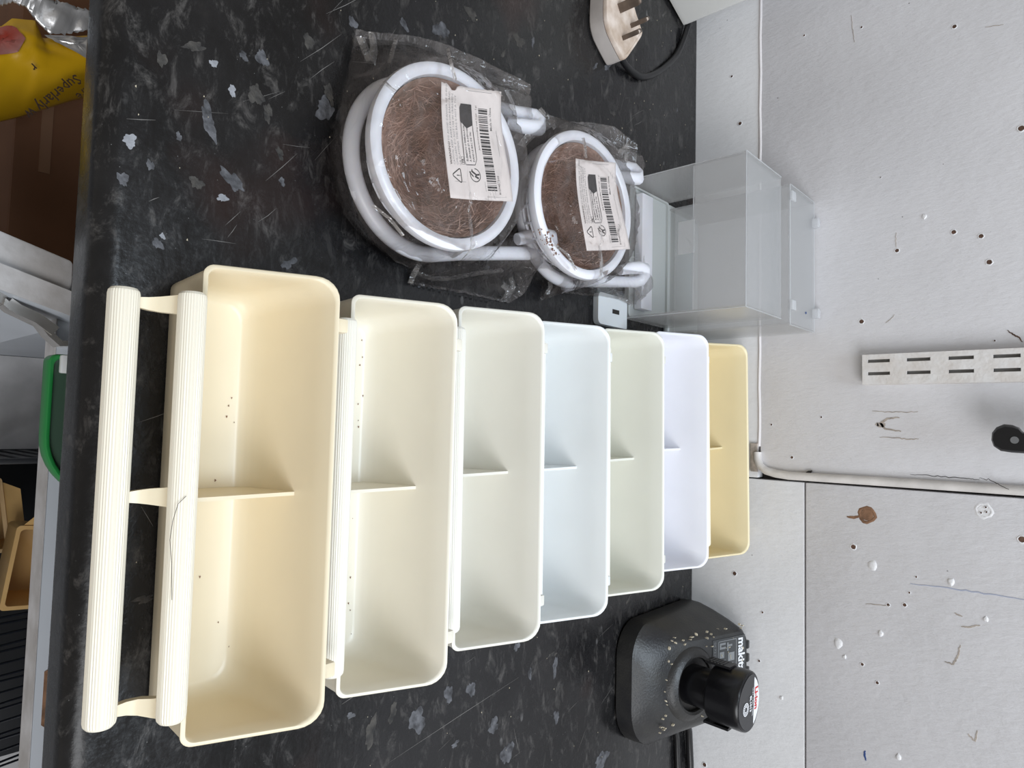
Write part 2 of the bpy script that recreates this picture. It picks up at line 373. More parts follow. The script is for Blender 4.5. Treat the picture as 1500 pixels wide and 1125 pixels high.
wallline([(1418, 1075), (1428, 1085), (1432, 1070)], .0016, M['scar'], 'scar', .602)
wallline([(1313, 340), (1312, 352), (1313, 362)], .0005, M['scar'])
wallline([(1247, 22), (1249, 45), (1252, 62)], .0006, M['scar'])
wallline([(1444, 40), (1460, 38), (1470, 36)], .0006, M['scar'])
# screw holes: crater rim round a dark pit
def hole(x, y, r, name='screw_hole', rim=None, Y=.600, pit='brown_hole'):
    c = ony(x, y, Y); m = MB(); n = 14; R = []
    prof = [(1.5, .0000), (1.28, -.0004), (1.05, -.0003), (.92, .0002)]
    r *= .8
    for (q, dy) in prof:
        R.append([(c.x+r*q*math.cos(2*PI*k/n)*(1+.12*math.sin(3*k+x)), c.y+dy, c.z+r*q*math.sin(2*PI*k/n)*(1+.1*math.cos(2*k+y))) for k in range(n)])
    o = m.loft(R, cap0=False, cap1=False).build(name, rim or M['blister'], wall)
    pm = MB(); pm.loft([[(c.x+r*q*math.cos(2*PI*k/n), c.y-.0003+dy, c.z+r*q*math.sin(2*PI*k/n)) for k in range(n)] for q, dy in ((1.0, 0), (.35, .0001))], cap0=False)
    pm.build('pit', M[pit], wall); return o
for (x, y, r) in [(1084, 181, .0022), (1398, 39, .0020), (1178, 52, .0012), (1262, 40, .0012), (1262, 471, .0024), (1397, 340, .0022), (1437, 346, .0022), (1449, 384, .0025),
                  (1314, 367, .0020), (1496, 188, .0028), (1072, 112, .0014), (1457, 499, .0009), (1290, 260, .0007), (1203, 611, .0011), (1160, 670, .0016), (1130, 622, .0012)]:
    hole(x, y, r)
for (x, y, r) in [(1250, 801, .0026), (1076, 840, .0024), (1032, 1120, .0024), (1112, 968, .0014), (1117, 897, .0012), (1301, 886, .0016), (1325, 886, .0018), (1342, 845, .0010),
                  (1332, 868, .0010), (1263, 973, .0016), (1285, 1000, .0016), (1497, 790, .0030)]:
    hole(x, y, r, Y=.602)
hole(1270, 754, .0068, 'plug_hole', M['wood_raw'], .602, 'wood_raw')
wallline([(1241, 757), (1250, 758), (1262, 756)], .0035, M['wood_raw'], 'chipped_wood', .602)
hole(1441, 748, .0058, 'wall_plug', M['blister'], .602, 'blister')
for dx, dy in ((3, -5), (4, 2), (-4, 3)): hole(1441+dx, 748+dy, .0009, 'plug_slit', Y=.6015)
# paint blisters
for i, (x, y, a) in enumerate([(1278, 828, .005), (1393, 852, .0035), (1228, 942, .005), (1290, 928, .003), (1316, 1109, .003), (1444, 907, .0025), (1237, 962, .002), (1145, 1022, .002), (1354, 317, .0025)]):
    c = ony(x, y, .602 if y > 710 else .600); R = []
    for q, h in ((1, 0), (.75, -.0007), (.3, -.0009)):
        R.append([(c.x+a*q*math.cos(k*PI/5)*(1+.2*math.sin(k*2+i)), c.y+h, c.z+.8*a*q*math.sin(k*PI/5)) for k in range(10)])
    MB().loft(R, cap0=False).build('paint_blister', M['blister'], wall)

# slotted shelving upright, open channel of painted steel
up = thing('shelf_upright', 'white painted steel slotted shelving upright screwed to the wall', 'bracket', (-.0755, .6, .176))
xs = [-.0139, -.00935, -.00675, .00265, .00555, .0139]; xs = [-.0139, -.0092, -.0062, .0024, .0054, .0139]
zs = [0]
for k in range(12): zs += [.0046+.032*k, .0231+.032*k]
zs.append(.0231+.032*11+.006)
m = MB(); yf = -.012
for i in range(len(xs)-1):
    for j in range(len(zs)-1):
        if i in (1, 3) and j % 2 == 1: continue
        m.box((xs[i], yf, zs[j]), (xs[i+1], yf+.0015, zs[j+1]))
m.box((-.0139, yf+.0015, 0), (-.0124, 0, zs[-1])); m.box((.0124, yf+.0015, 0), (.0139, 0, zs[-1]))
bm = bmesh.new(); me = bpy.data.meshes.new('t'); me.from_pydata([tuple(v) for v in m.v], [], m.f); bm.from_mesh(me)
bmesh.ops.remove_doubles(bm, verts=bm.verts, dist=1e-5)
kill = []
seen = {}
for f in bm.faces:
    k = tuple(round(c, 5) for c in f.calc_center_median()); seen.setdefault(k, []).append(f)
for k, fs in seen.items():
    if len(fs) > 1: kill += fs
bmesh.ops.delete(bm, geom=kill, context='FACES'); bm.to_mesh(me); bm.free()
me.materials.append(M['bracket']); o = bpy.data.objects.new('channel', me); COL.objects.link(o); o.parent = up
MB().box((-.0123, -.0075, 0), (.0123, -.0065, zs[-1])).build('slot_shade_strip', M['slotback'], up, smooth=False)  # grey strip added inside the channel, its colour stands in for slot shade

# black handle with a rivet, hanging low from the edge of view on a wall peg
hd = thing('hanging_handle', 'black plastic tool handle with grey rivet hanging on the wall', 'tool handle', (-.0145, .57, .277))
prof = [(-.0085, .0145), (-.0093, .0095), (-.0085, .004), (-.0045, .0003), (.001, -.0005), (.0065, .001), (.0105, .006), (.0118, .013), (.0120, .030), (.0120, .110), (.0095, .118), (.004, .122),
        (-.003, .118), (-.006, .110), (-.0058, .060), (-.0055, .034), (-.0055, .0235), (-.0068, .0205)]
prof = [(-.0115, .0135), (-.0120, .0085), (-.0095, .0035), (-.005, .0005), (.001, 0), (.006, .0015), (.0095, .006), (.0105, .013), (.0110, .030), (.0110, .110), (.0085, .118), (.004, .122),
        (-.003, .118), (-.0055, .110), (-.0055, .060), (-.0052, .034), (-.0052, .024), (-.0062, .0195), (-.0095, .0175)]
R = []
for q, yy in ((.82, -.009), (.97, -.007), (1, -.004), (1, .004), (.97, .007), (.82, .009)):
    R.append([(.001+(x-.001)*q, yy, .06+(z-.06)*(1-(1-q)*.12)) for x, z in prof])
MB().loft(R).build('grip', M['handle'], hd)
MB().tube([(.0005, -.0094, .0155), (.0005, .0094, .0155)], .0028, 20).build('rivet', M['rivet'], hd)
MB().tube([(.003, .0095, .112), (.003, .030, .112)], .002, 10).build('peg', M['steel'], hd)

# ================================================================== WORKTOP
top = thing('worktop', 'scratched black marbled laminate worktop along the white wall', 'worktop', (0, 0, 0))
R = []
prof = [(.599, 0), (.012, 0)] + [(.012-.012*math.sin(a*PI/16), -.012+.012*math.cos(a*PI/16)) for a in range(1, 9)] + \
       [(0, -.026)] + [(.012-.012*math.cos(a*PI/16), -.026-.012*math.sin(a*PI/16)) for a in range(1, 9)] + [(.599, -.038)]
for x in (-1.2, 1.2): R.append([(x, y, z) for y, z in prof])
MB().loft(R).build('slab', M['counter'], top, angle=25)
SP = [(306, 178, 9, 24, 'splash', .35), (313, 93, 5, 6, 'splash_white', 0), (340, 133, 5, 8, 'splash_white', .4), (375, 139, 9, 16, 'splash_tan', .2), (237, 87, 6, 12, 'splash_tan', 0), (284, 68, 16, 6, 'splash_tan', .5),
      (190, 206, 10, 9, 'splash_white', 0), (220, 242, 5, 8, 'splash', 0), (180, 262, 7, 11, 'splash', .2), (340, 264, 9, 20, 'splash', .8), (288, 268, 9, 9, 'splash_tan', .6), (231, 357, 7, 8, 'splash', .3),
      (357, 82, 5, 7, 'splash', .1), (384, 85, 7, 13, 'splash', .4), (476, 160, 13, 15, 'splash', .8), (482, 138, 6, 14, 'splash_tan', .5), (517, 33, 5, 9, 'splash', .4), (592, 36, 4, 9, 'splash', .5),
      (646, 44, 10, 11, 'splash', .3), (611, 1055, 12, 16, 'splash', .2), (723, 1063, 7, 10, 'splash', .3), (743, 1103, 7, 17, 'splash', -.4), (881, 1114, 9, 12, 'splash', 0), (813, 977, 3, 14, 'splash', 0),
      (776, 987, 3, 7, 'splash', 0), (657, 1017, 5, 14, 'splash', 0), (575, 1044, 5, 13, 'splash_tan', -.3), (543, 1072, 7, 20, 'splash_tan', -.3), (757, 947, 4, 6, 'splash', 0), (514, 1048, 6, 4, 'splash', 0),
      (262, 200, 4, 6, 'splash', 0), (392, 165, 6, 13, 'splash_tan', .2), (410, 225, 4, 10, 'splash_tan', .6), (326, 290, 8, 5, 'splash_white', .5), (238, 346, 4, 4, 'splash_white', 0), (413, 266, 4, 6, 'splash', 0),
      (690, 1010, 5, 12, 'splash', .3), (815, 1050, 4, 8, 'splash', .1), (520, 60, 4, 8, 'splash_tan', .3), (452, 60, 6, 12, 'splash_tan', .4), (690, 20, 7, 9, 'splash_tan', .1), (760, 60, 5, 10, 'splash_tan', .4)]
for i, (x, y, a, b, mm_, rot) in enumerate(SP):
    c = onz(x, y, 0); sc = (onz(x+1, y)-onz(x, y)).length; su = (onz(x, y+1)-onz(x, y)).length
    cols = splash((c.x, c.y, .00003), (0, 1, 0), (-1, 0, 0), a*sc, b*su, rot, .00008, .26, i, 26)
    lo = [p[0] for p in cols]; hi = [p[1] for p in cols]
    MB().loft([lo, hi]).build('dried_splash', M[mm_], top, smooth=False)
rq = random.Random(21)
for i in range(70):
    x, y = rq.uniform(-.5, .42), rq.uniform(.02, .57); a = rq.uniform(.0012, .0038); ss = splash((x, y, .00003), (1, 0, 0), (0, 1, 0), a*1.5, a*rq.uniform(.4, .8), rq.gauss(-.9, .5), .00007, .35, 100+i, 18)
    MB().loft([[p[0] for p in ss], [p[1] for p in ss]]).build('dried_splash', M[rq.choice(('splash_tan', 'splash_tan', 'splash'))], top, smooth=False)
rs = random.Random(3); m = MB()
SCR = [((760, 992), (568, 1118)), ((500, 1032), (526, 1015)), ((185, 174), (228, 176)), ((296, 350), (345, 357)), ((218, 295), (233, 289)), ((478, 20), (530, -5)), ((440, 90), (500, 50)), ((455, 115), (490, 90)), ((333, 348), (347, 329)), ((389, 265), (435, 225)), ((405, 305), (378, 325)), ((330, 330), (352, 310))]
for k in range(len(SCR)+150):
    if k < len(SCR): p0, p1 = onz(*SCR[k][0]), onz(*SCR[k][1]); ww = .0003
    else:
        p0 = Vector((rs.uniform(-.55, .45), rs.uniform(.02, .58), 0)); an = rs.gauss(-.95, .35) if rs.random() < .7 else rs.uniform(0, PI)
        p1 = p0+Vector((math.cos(an), math.sin(an), 0))*rs.uniform(.004, .03); ww = rs.uniform(.00012, .00026)
    t = (p1-p0).normalized(); s = Vector((-t.y, t.x, 0))*ww/2; mid = (p0+p1)/2+s*rs.uniform(-3, 3)
    L = []
    for p, q in ((p0, .2), (mid, 1), (p1, .2)): L.append([(p.x-s.x*q, p.y-s.y*q, .00002), (p.x+s.x*q, p.y+s.y*q, .00002), (p.x+s.x*q, p.y+s.y*q, .0001), (p.x-s.x*q, p.y-s.y*q, .0001)])
    m.loft(L)
o = m.build('scratches', M['scratch'], top, smooth=False); o['kind'] = 'stuff'
m = MB()
for k in range(260):
    x, y = rs.uniform(-.5, .42), rs.uniform(.01, .585); a = rs.uniform(.0003, .0008); an = rs.uniform(0, PI)
    m.prism([(x+a*math.cos(an+j*2.1), y+a*.6*math.sin(an+j*2.1), .00003) for j in range(3)], (0, 0, .0003))
o = m.build('crumbs', M['crumb'], top, smooth=False); o['kind'] = 'stuff'

# ================================================================== FEEDING TROUGHS
def make_trough(label, col, fold, mname, rough=.34):
    root = thing('feeding_trough', label, 'feeding trough', group='feeding troughs in a row on the worktop')
    m_ = mat(mname, col, rough, var=.05, vscale=18, sss=.04, subs=.002, bump=.04, bscale=90)
    mr = mat(mname+'_rod', (*[c*.45+w_*.55 for c, w_ in zip(col[:3], (.86, .84, .77))], 1), .36, sss=.04, subs=.002)
    HW, D, HF, HB = .1065, .056, .046, .069
    zr = lambda y: HF+(HB-HF)*min(1, max(0, y/D))
    def ring(t, ins, dz=0, floorz=None):
        ins2 = ins
        hx = HW-.0018*(1-t)-ins2
        y0 = .0025*(1-t)+ins2; y1 = D-.0095*(1-t)**1.15-ins2
        P = rrect(-hx, hx, y0, y1, (max(.001, .0045-ins*.5), max(.001, .0045-ins*.5), .011, .011), 6)
        return [(x, y, (t*(zr(y))+dz) if floorz is None else floorz) for x, y in P]
    T = .0015; R = []
    R.append(ring(0, .004, floorz=0)); R.append(ring(.01, .0012, floorz=.0004)); R.append(ring(.04, 0))
    for t in (.2, .4, .6, .8, .96): R.append(ring(t, 0))
    R.append(ring(.965, -.0006)); R.append(ring(.99, -.0007)); R.append(ring(1, -.0002)); R.append(ring(1, T*.7)); R.append(ring(.985, T))
    for t in (.8, .6, .4, .25): R.append(ring(t, T))
    R.append(ring(.14, T+.0009)); R.append(ring(.08, T+.0024)); R.append(ring(.05, T+.0045, floorz=.0026)); R.append(ring(.045, T+.0065, floorz=.0020))
    MB().loft(R).build('body', m_, root, angle=50)
    # low partition across the middle
    ytop = D-.0095*(1-.62)**1.15-.0012
    P = [(.0035, .003), (.0018, .030), (.0016, .0425), (ytop, .0425), (ytop-.0025, .025), (ytop-.0065, .010), (ytop-.011, .003)]
    MB().loft([[(-.0009, y, z) for y, z in P], [(-.0006, y, z) for y, z in P], [(.0006, y, z) for y, z in P], [(.0009, y, z) for y, z in P]]).build('divider', m_, root, smooth=False)
    for s in (-.0845, .0835):
        MB().box((s-.0036, D-.0004, .0500), (s+.0036, D+.0075, .0665), .0012).build('hook', m_, root)
    # perch: two fluted rods on three curved brackets, folded down or out
    by, bz = -.0068, .0500
    def rot(y, z):
        if not fold: return y, z
        a = math.radians(50); y, z = y-by, z-bz
        return by+y*math.cos(a)-z*math.sin(a), bz+y*math.sin(a)+z*math.cos(a)
    def rod(y, z, r, name='perch_rod'):
        m = MB(); NF = 34; R = []; FD = [.3+.9*abs(math.sin(j*j*1.7)) for j in range(34)]
        for x, q in ((-.0925, .55), (-.0921, .8), (-.091, .95), (-.0895, 1), (-.03, 1), (.03, 1), (.0895, 1), (.091, .95), (.0921, .8), (.0925, .55)):
            fl = .035 if abs(x) < .0912 else 0
            R.append([(x, y+r*q*(1-(fl*FD[k % 34] if k % 2 else 0))*math.cos(PI*k/NF), z+r*q*(1-(fl*FD[k % 34] if k % 2 else 0))*math.sin(PI*k/NF)) for k in range(NF*2)])
        return m.loft(R).build(name, mr, root, angle=20)
    rod(by, bz, .0060)
    y1, z1 = rot(-.0296, .035); rod(y1, z1, .0064)
    for x in (-.0865, -.0025, .0865):
        path = [(-.0250, .0362), (-.0200, .0362), (-.0155, .0385), (-.0115, .0440), (-.0085, .0470)]
        path = [rot(*p) for p in path]
        R = []
        for i, (y, z) in enumerate(path):
            a, b = path[max(i-1, 0)], path[min(i+1, len(path)-1)]; t = Vector((b[0]-a[0], b[1]-a[1])).normalized(); n_ = Vector((-t.y, t.x))*.0017
            hw = .0022+.0006*i
            R.append([(x-hw, y-n_.x, z-n_.y), (x+hw, y-n_.x, z-n_.y), (x+hw, y+n_.x, z+n_.y), (x-hw, y+n_.x, z+n_.y)])
        MB().loft(R).build('bracket', m_, root, angle=70)
        MB().box((x-.0028, by+.003, .0405), (x+.0028, .0012, .0475), .0008).build('lug', m_, root)
    return root
TR = [  # centre x, back rim y, rotation, fold, colour, label
    (.0205, .0885, 0.0, False, (.81, .71, .52), 'cream yellow plastic trough nearest the worktop front edge, perch rods swung out', 'cream_yellow_plastic'),
    (.0218, .1682, -.002, True, (.82, .775, .665), 'pale cream trough directly behind the front cream yellow trough', 'pale_cream_plastic'),
    (.0158, .2495, .011, True, (.79, .77, .70), 'off-white trough with cream rim, third from the worktop front edge', 'off_white_plastic'),
    (.0150, .3282, .0115, True, (.80, .82, .82), 'cool bluish-white trough in the middle of the row of seven', 'cool_white_plastic'),
    (.0100, .4108, .020, True, (.765, .76, .685), 'greyish cream trough third from the back wall, dusty inside', 'greyish_cream_plastic'),
    (.0028, .4935, .016, True, (.85, .85, .89), 'bright pure white trough in front of the rearmost yellow one', 'bright_white_plastic'),
    (.0025, .5850, .036, True, (.80, .69, .44), 'yellowed beige trough at the rear of the row against the wall', 'yellowed_plastic')]
for (cx, yb, rz, fold, c, lab, mn) in TR:
    r = make_trough(lab, (*c, 1), fold, mn); r.rotation_euler = (0, 0, rz)
    r.location = (cx+.056*math.sin(rz), yb-.056*math.cos(rz), 0)
# long hairs and dirt lying on the troughs
def strand(pts, r, name, label, cat, m=None): return tag(MB().tube(pts, r, 5).build(name, m or M['hair']), label, cat)
strand([(.0168, .0245, .0566), (.0200, .0215, .0560), (.0270, .0200, .0553), (.0350, .0195, .0546), (.0450, .0205, .0552), (.060, .0212, .0556)],
       .00012, 'hair', 'long dark hair lying over the inner perch rod', 'hair')
# dirt pieces inside (crumbs in troughs) -> stuff per trough
def dirt(cx, yb, n, rng, seed, m, z0=.0024):
    rd = random.Random(seed); q = MB()
    for k in range(n):
        x = rd.uniform(*rng[0]); y = rd.uniform(*rng[1]); a = rd.uniform(.0003, .0009); an = rd.uniform(0, PI)
        q.prism([(x+a*math.cos(an+j*2.1), y+a*.6*math.sin(an+j*2.1), z0) for j in range(3)], (0, 0, .0003))
    return q
troughs = [o for o in COL.objects if o.name.startswith('feeding_trough')]
for i, n, rng in ((0, 12, ((-.1, .1), (.012, .042))), (1, 60, ((-.1, .1), (.010, .042))), (2, 30, ((-.1, 0), (.034, .042))), (2, 26, ((-.006, -.001), (.020, .042)))):
    o = dirt(0, 0, n, rng, i, M['dirt']).build('seed_husks', M['dirt'], troughs[i], smooth=False); o['kind'] = 'stuff'
for i, P in ((1, [(.012, .030), (.02, .0285), (.030, .0335), (.040, .0290), (.052, .027), (.062, .029), (.070, .034)]), (1, [(-.012, .026), (-.018, .022), (-.022, .027), (-.018, .031), (-.012, .028)]), (0, [(.045, .044), (.048, .0425), (.050, .0445)]), (1, [(.01, .018), (.014, .024), (.016, .030)])):
    MB().tube([(x, y, .0026+.0003*(k % 2)) for k, (x, y) in enumerate(P)], .00016, 5).build('hair', M['hair'], troughs[i])

# ================================================================== NEST PANS IN BAGS
def make_nest(label, loc, rz, tilt, group, seed, uy):
    root = thing('nest_pan', label, 'nest pan', loc, rz, group)
    rd = random.Random(seed); ct, st_ = math.cos(tilt), math.sin(tilt)
    def T(x, y, z): z0 = .050; return (x, y*ct-(z-z0)*st_, z0+y*st_+(z-z0)*ct)
    RM = .0527
    m = MB(); n = 72; R = []
    for (dr, dz) in ((-.0042, -.001), (-.0036, .0022), (-.0012, .0038), (.0014, .0038), (.0036, .0022), (.0042, -.001), (.0030, -.0045), (-.0030, -.0045)):
        R.append([T((RM+dr)*math.cos(2*PI*k/n), (RM+dr)*math.sin(2*PI*k/n), .050+dz) for k in range(n)])
    R.append(R[0]); m.loft(R, cap0=False, cap1=False).build('rim', M['white_pl'], root)
    # lattice basket below the rim
    m = MB(); depth = .036
    def bas(t, a): q = .0495*math.sqrt(max(0, 1-(t*.93)**2)); return T(q*math.cos(a), q*math.sin(a), .046-depth*t)
    for k in range(24): m.tube([bas(t/6, 2*PI*k/24) for t in range(7)], .0013, 6)
    for t in (.25, .5, .75, 1.0): m.tube([bas(t, 2*PI*k/40) for k in range(40)], .0012, 6, closed=True)
    m.build('basket', M['white_pl'], root)
    # felt cup
    R = []; nn = 64
    for q, dz in ((.99, .000), (.965, -.002), (.93, -.008), (.88, -.016), (.79, -.024), (.66, -.030), (.48, -.0335), (.27, -.0350), (.08, -.0355)):
        R.append([T(*(lambda a, e: ((.0485*q*e)*math.cos(a), (.0485*q*e)*math.sin(a), .050+dz+.0012*noise.noise(Vector((math.cos(a)*6+seed, math.sin(a)*6, dz*150)))))(2*PI*k/nn, 1+.012*noise.noise(Vector((k*.9, q*9, seed)))*(.97 > q))) for k in range(nn)])
    felt = MB().loft(R, cap0=False).build('nest_liner', M['felt'], root)
    m = MB()
    for k in range(2600):
        a = rd.uniform(0, 2*PI); u = rd.random()**.75
        q = .965-.9*u*u; dz = -.035*math.sqrt(max(0, 1-(q/.97)**2))**.8
        p = Vector(((.047*q)*math.cos(a), (.047*q)*math.sin(a), .050+dz+.001))
        inw = Vector((-math.cos(a)*.6, -math.sin(a)*.6, .5)); tang = Vector((-math.sin(a), math.cos(a), 0))
        d = (tang*rd.gauss(0, 1)+Vector((math.cos(a)*.5, math.sin(a)*.5, .8))*rd.gauss(0, .6)+inw*rd.uniform(0, .25)).normalized(); L = rd.uniform(.004, .014)
        b = p+d*L*.5+inw*rd.uniform(.0002, .0016)+Vector((rd.gauss(0, .0006),)*3); c = p+d*L+inw*rd.uniform(0, .0012)
        for e in (b, c):
            rr = math.hypot(e.x, e.y)
            if rr > .0475: e.x *= .0475/rr; e.y *= .0475/rr
            e.z = min(e.z, .0535)
        wv = Vector((rd.gauss(0, 1), rd.gauss(0, 1), rd.gauss(0, 1))).cross(d).normalized()*rd.uniform(.00009, .00019)
        P = [p-wv, p+wv, b+wv, b-wv, c]
        m.add([T(*x) for x in P], [(0, 1, 2, 3), (3, 2, 4)])
    o = m.build('nest_fibres', M['fibre'], root, smooth=False); o['kind'] = 'stuff'
    # U-shaped holder lying below, its two arms reach back and hook round
    RU = .0538; pts = []
    arm = [(RU-.001, .030+.012*i) for i in range(7)]
    zz = .0175
    left = [(-x, y, zz) for x, y in arm][::-1]; right = [(x, y, zz) for x, y in arm]
    arc = [(-RU*math.cos(a), uy-RU*math.sin(a), zz) for a in [PI*k/40 for k in range(41)]]
    MB().tube(left+arc+right, .0052, 14).build('holder_frame', M['white_pl'], root)
    for s in (-1, 1):
        h = [(s*.0528, .101, zz), (s*.0528, .108, zz), (s*.0528, .119, zz+.001), (s*.0513, .1245, zz+.004), (s*.0465, .1265, zz+.007), (s*.0415, .1235, zz+.009), (s*.0405, .115, zz+.009), (s*.0410, .103, zz+.007), (s*.0430, .090, zz+.004)]
        MB().tube(h, [.0052, .0052, .0056, .0062, .0064, .0062, .006, .0056, .0045], 12).build('holder_hook', M['white_pl'], root)
    for s in (-1, 1):   # stubs that carry the pan on the holder
        MB().tube([(s*.0535, .024, zz), (s*.0532, .014, .034), (s*.0528, .006, .047)], .0035, 10).build('support_stub', M['white_pl'], root)
    return root
g = 'bagged nest pans on the worktop'
N1C, N2C = Vector((-.179, .1755, 0)), Vector((-.1855, .3165, 0))
n1 = make_nest('white plastic nest pan with brown fibre lining, nearer the worktop front', N1C, .20, .11, g, 1, .005)
n2 = make_nest('white plastic nest pan with brown fibre lining and dirty rim, beside the clear box', N2C, .16, .09, g, 2, .018)
# dirt on the rim of the second pan
m = MB()
rd = random.Random(5)
for k in range(26):
    x, y = rd.gauss(0, 9), rd.gauss(0, 9); c = onz(806+x*.5+y*.35, 355+y, .0545+rd.uniform(-.001, .0008)); a = rd.uniform(.0005, .0016); an = rd.uniform(0, PI)
    m.prism([(c.x+a*math.cos(an+j*1.5), c.y+a*.7*math.sin(an+j*1.5), c.z) for j in range(4)], (0, 0, .0004))

def make_bag(name, label, outline, centre, prim, seed, group, folds, rz0, tilt):
    # prim: list of (kind, data, height) that hold the film up
    root = thing(name, label, 'plastic bag', (centre.x, centre.y, 0), 0, group)
    B = [onz(x, y, z) for x, y, z in outline]
    # resample the outline
    tot = []; N = len(B)
    for i in range(N):
        a, b = B[i], B[(i+1) % N]; k = max(1, int((b-a).length/.0035))
        for j in range(k): tot.append(a.lerp(b, j/k))
    n = len(tot)
    def hgt(p):
        h = 0
        for kind, d, hh in prim:
            if kind == 'disc': dist = max(0, math.hypot(p.x-d[0], p.y-d[1])-d[2])
            else:
                a, b, r = Vector(d[0]).to_2d(), Vector(d[1]).to_2d(), d[2]; q = p.to_2d(); t = max(0, min(1, (q-a).dot(b-a)/(b-a).length_squared)); dist = max(0, (q-(a+(b-a)*t)).length-r)
            h = max(h, hh-dist*1.6-dist*dist*20+(tilt*(-(p.x-centre.x)*math.sin(rz0)+(p.y-centre.y)*math.cos(rz0)) if kind == 'disc' else 0))
        return h
    K = 34; rings = [[(b.x+(centre.x-b.x)*(.02+b.z*6), b.y+(centre.y-b.y)*(.02+b.z*6), .0006) for b in tot]]
    for r in range(K+1):
        s = 1-r/K*.985; row = []
        for i, b in enumerate(tot):
            p = Vector((centre.x+(b.x-centre.x)*s, centre.y+(b.y-centre.y)*s, 0))
            e = min(1, (1-s)/.10)
            h = hgt(p); zz = b.z*(1-e)+max(h, .0015+.004*e)*e
            cr = abs(noise.noise(Vector((p.x*42+seed, p.y*42, seed*.7))))*.0024+abs(noise.noise(Vector((p.x*110, p.y*90+seed, 3))))*.0009
            cr2 = (1-abs(noise.noise(Vector((p.x*28+seed*3, p.y*70, 9.1))))*4)
            if cr2 > .55: cr += (cr2-.55)*.0030
            if h > .045: cr *= .22
            row.append((p.x+.0008*noise.noise(p*200), p.y+.0008*noise.noise(p*220+Vector((5, 0, 0))), max(.0008, zz+cr*min(1, e+.25))))
        rings.append(row)
    m = MB(centre); m.loft(rings, cap0=False, cap1=True); o = m.build('film', M['film'], root, angle=28)
    for P, w_ in folds:
        pp = [onz(*q) for q in P]; m = MB(centre); L = []
        for i, p in enumerate(pp):
            t = (pp[min(i+1, len(pp)-1)]-pp[max(i-1, 0)]).normalized(); s = t.cross(Vector((0, 0, 1))).normalized()*w_
            L.append([p-s, p+s*.3+Vector((0, 0, .0022)), p+s])
        m.loft(L, cap0=False, cap1=False, closed=False).build('film_fold', M['film_edge'], root, angle=20)
    return root
def arms(c, rz):
    f = lambda x, y: (c.x+x*math.cos(rz)-y*math.sin(rz), c.y+x*math.sin(rz)+y*math.cos(rz), 0)
    return [('seg', (f(-.054, .02), f(-.054, .124), .008), .031), ('seg', (f(.054, .02), f(.054, .124), .008), .031)]
bag1 = make_bag('clear_bag', 'crinkled clear plastic bag around the nest pan nearer the front, perforated flap on its right', [(521, 43, .004), (545, 47, .003), (600, 52, .003), (640, 60, .004), (700, 85, .010), (745, 108, .014), (777, 124, .020), (774, 160, .018), (764, 178, .010),
      (772, 240, .006), (782, 300, .008), (797, 358, .020), (790, 388, .018), (768, 430, .002), (745, 444, .0015), (725, 440, .0015), (680, 430, .0015), (640, 423, .0015), (601, 417, .0015), (606, 395, .002), (580, 384, .004), (545, 352, .018),
      (524, 318, .028), (506, 260, .032), (498, 200, .032), (499, 155, .028), (510, 110, .014)], N1C,
      [('disc', (N1C.x, N1C.y, .056), .0612), ('disc', (N1C.x, N1C.y, .030), .0640)]+arms(N1C, .20), 4, 'clear plastic bags around the nest pans',
      [([(528, 55, .006), (536, 75, .009), (543, 92, .012)], .0035), ([(545, 50, .006), (548, 72, .01), (544, 92, .014)], .003), ([(601, 416, .002), (606, 402, .004), (614, 388, .008)], .0022),
       ([(606, 398, .004), (632, 408, .008), (660, 408, .009), (700, 400, .008), (735, 396, .008)], .0016), ([(748, 405, .008), (752, 420, .006), (742, 435, .004)], .003), ([(735, 415, .006), (745, 425, .006), (738, 440, .003)], .003),
       ([(655, 73, .056), (660, 95, .064), (666, 118, .064)], .0009), ([(562, 120, .056), (570, 128, .060), (578, 134, .062)], .0010), ([(740, 130, .030), (750, 150, .026), (756, 175, .02)], .0018),
       ([(580, 60, .006), (575, 75, .012), (570, 95, .02)], .0016), ([(545, 300, .048), (570, 320, .052), (590, 345, .054)], .0010)], .20, .11)
bag2 = make_bag('clear_bag', 'clear plastic bag around the nest pan beside the clear box, scrunched at its left', [(756, 222, .012), (753, 205, .014), (762, 185, .012), (775, 166, .012), (795, 163, .010), (812, 172, .008), (835, 178, .006), (870, 180, .006), (900, 186, .010), (933, 212, .018),
      (932, 240, .014), (919, 262, .008), (926, 300, .006), (936, 335, .006), (947, 395, .015), (948, 430, .014), (936, 447, .006), (905, 440, .004), (870, 434, .003), (830, 430, .003), (808, 420, .004), (800, 434, .002), (793, 440, .002), (800, 412, .004),
      (782, 388, .020), (768, 350, .026), (760, 300, .030), (757, 250, .026)], N2C,
      [('disc', (N2C.x, N2C.y, .056), .0608), ('disc', (N2C.x, N2C.y, .030), .0635)]+arms(N2C, .16), 11, 'clear plastic bags around the nest pans',
      [([(756, 205, .014), (768, 192, .022), (780, 178, .022), (796, 164, .014)], .004), ([(762, 215, .018), (775, 200, .026), (788, 190, .024), (810, 178, .014)], .0035), ([(800, 168, .014), (808, 178, .016), (812, 186, .014)], .003),
       ([(853, 203, .060), (856, 216, .063), (857, 232, .064)], .0009), ([(905, 226, .022), (914, 220, .024), (920, 214, .024)], .003), ([(908, 238, .02), (916, 236, .022), (918, 226, .022)], .0025),
       ([(930, 425, .016), (938, 436, .012), (944, 432, .01)], .003), ([(902, 432, .008), (915, 438, .008), (925, 445, .006)], .0025), ([(800, 432, .003), (806, 420, .006), (804, 410, .010)], .0025),
       ([(810, 357, .060), (830, 372, .060), (842, 395, .056)], .0010)], .16, .09)
m = MB(N1C)
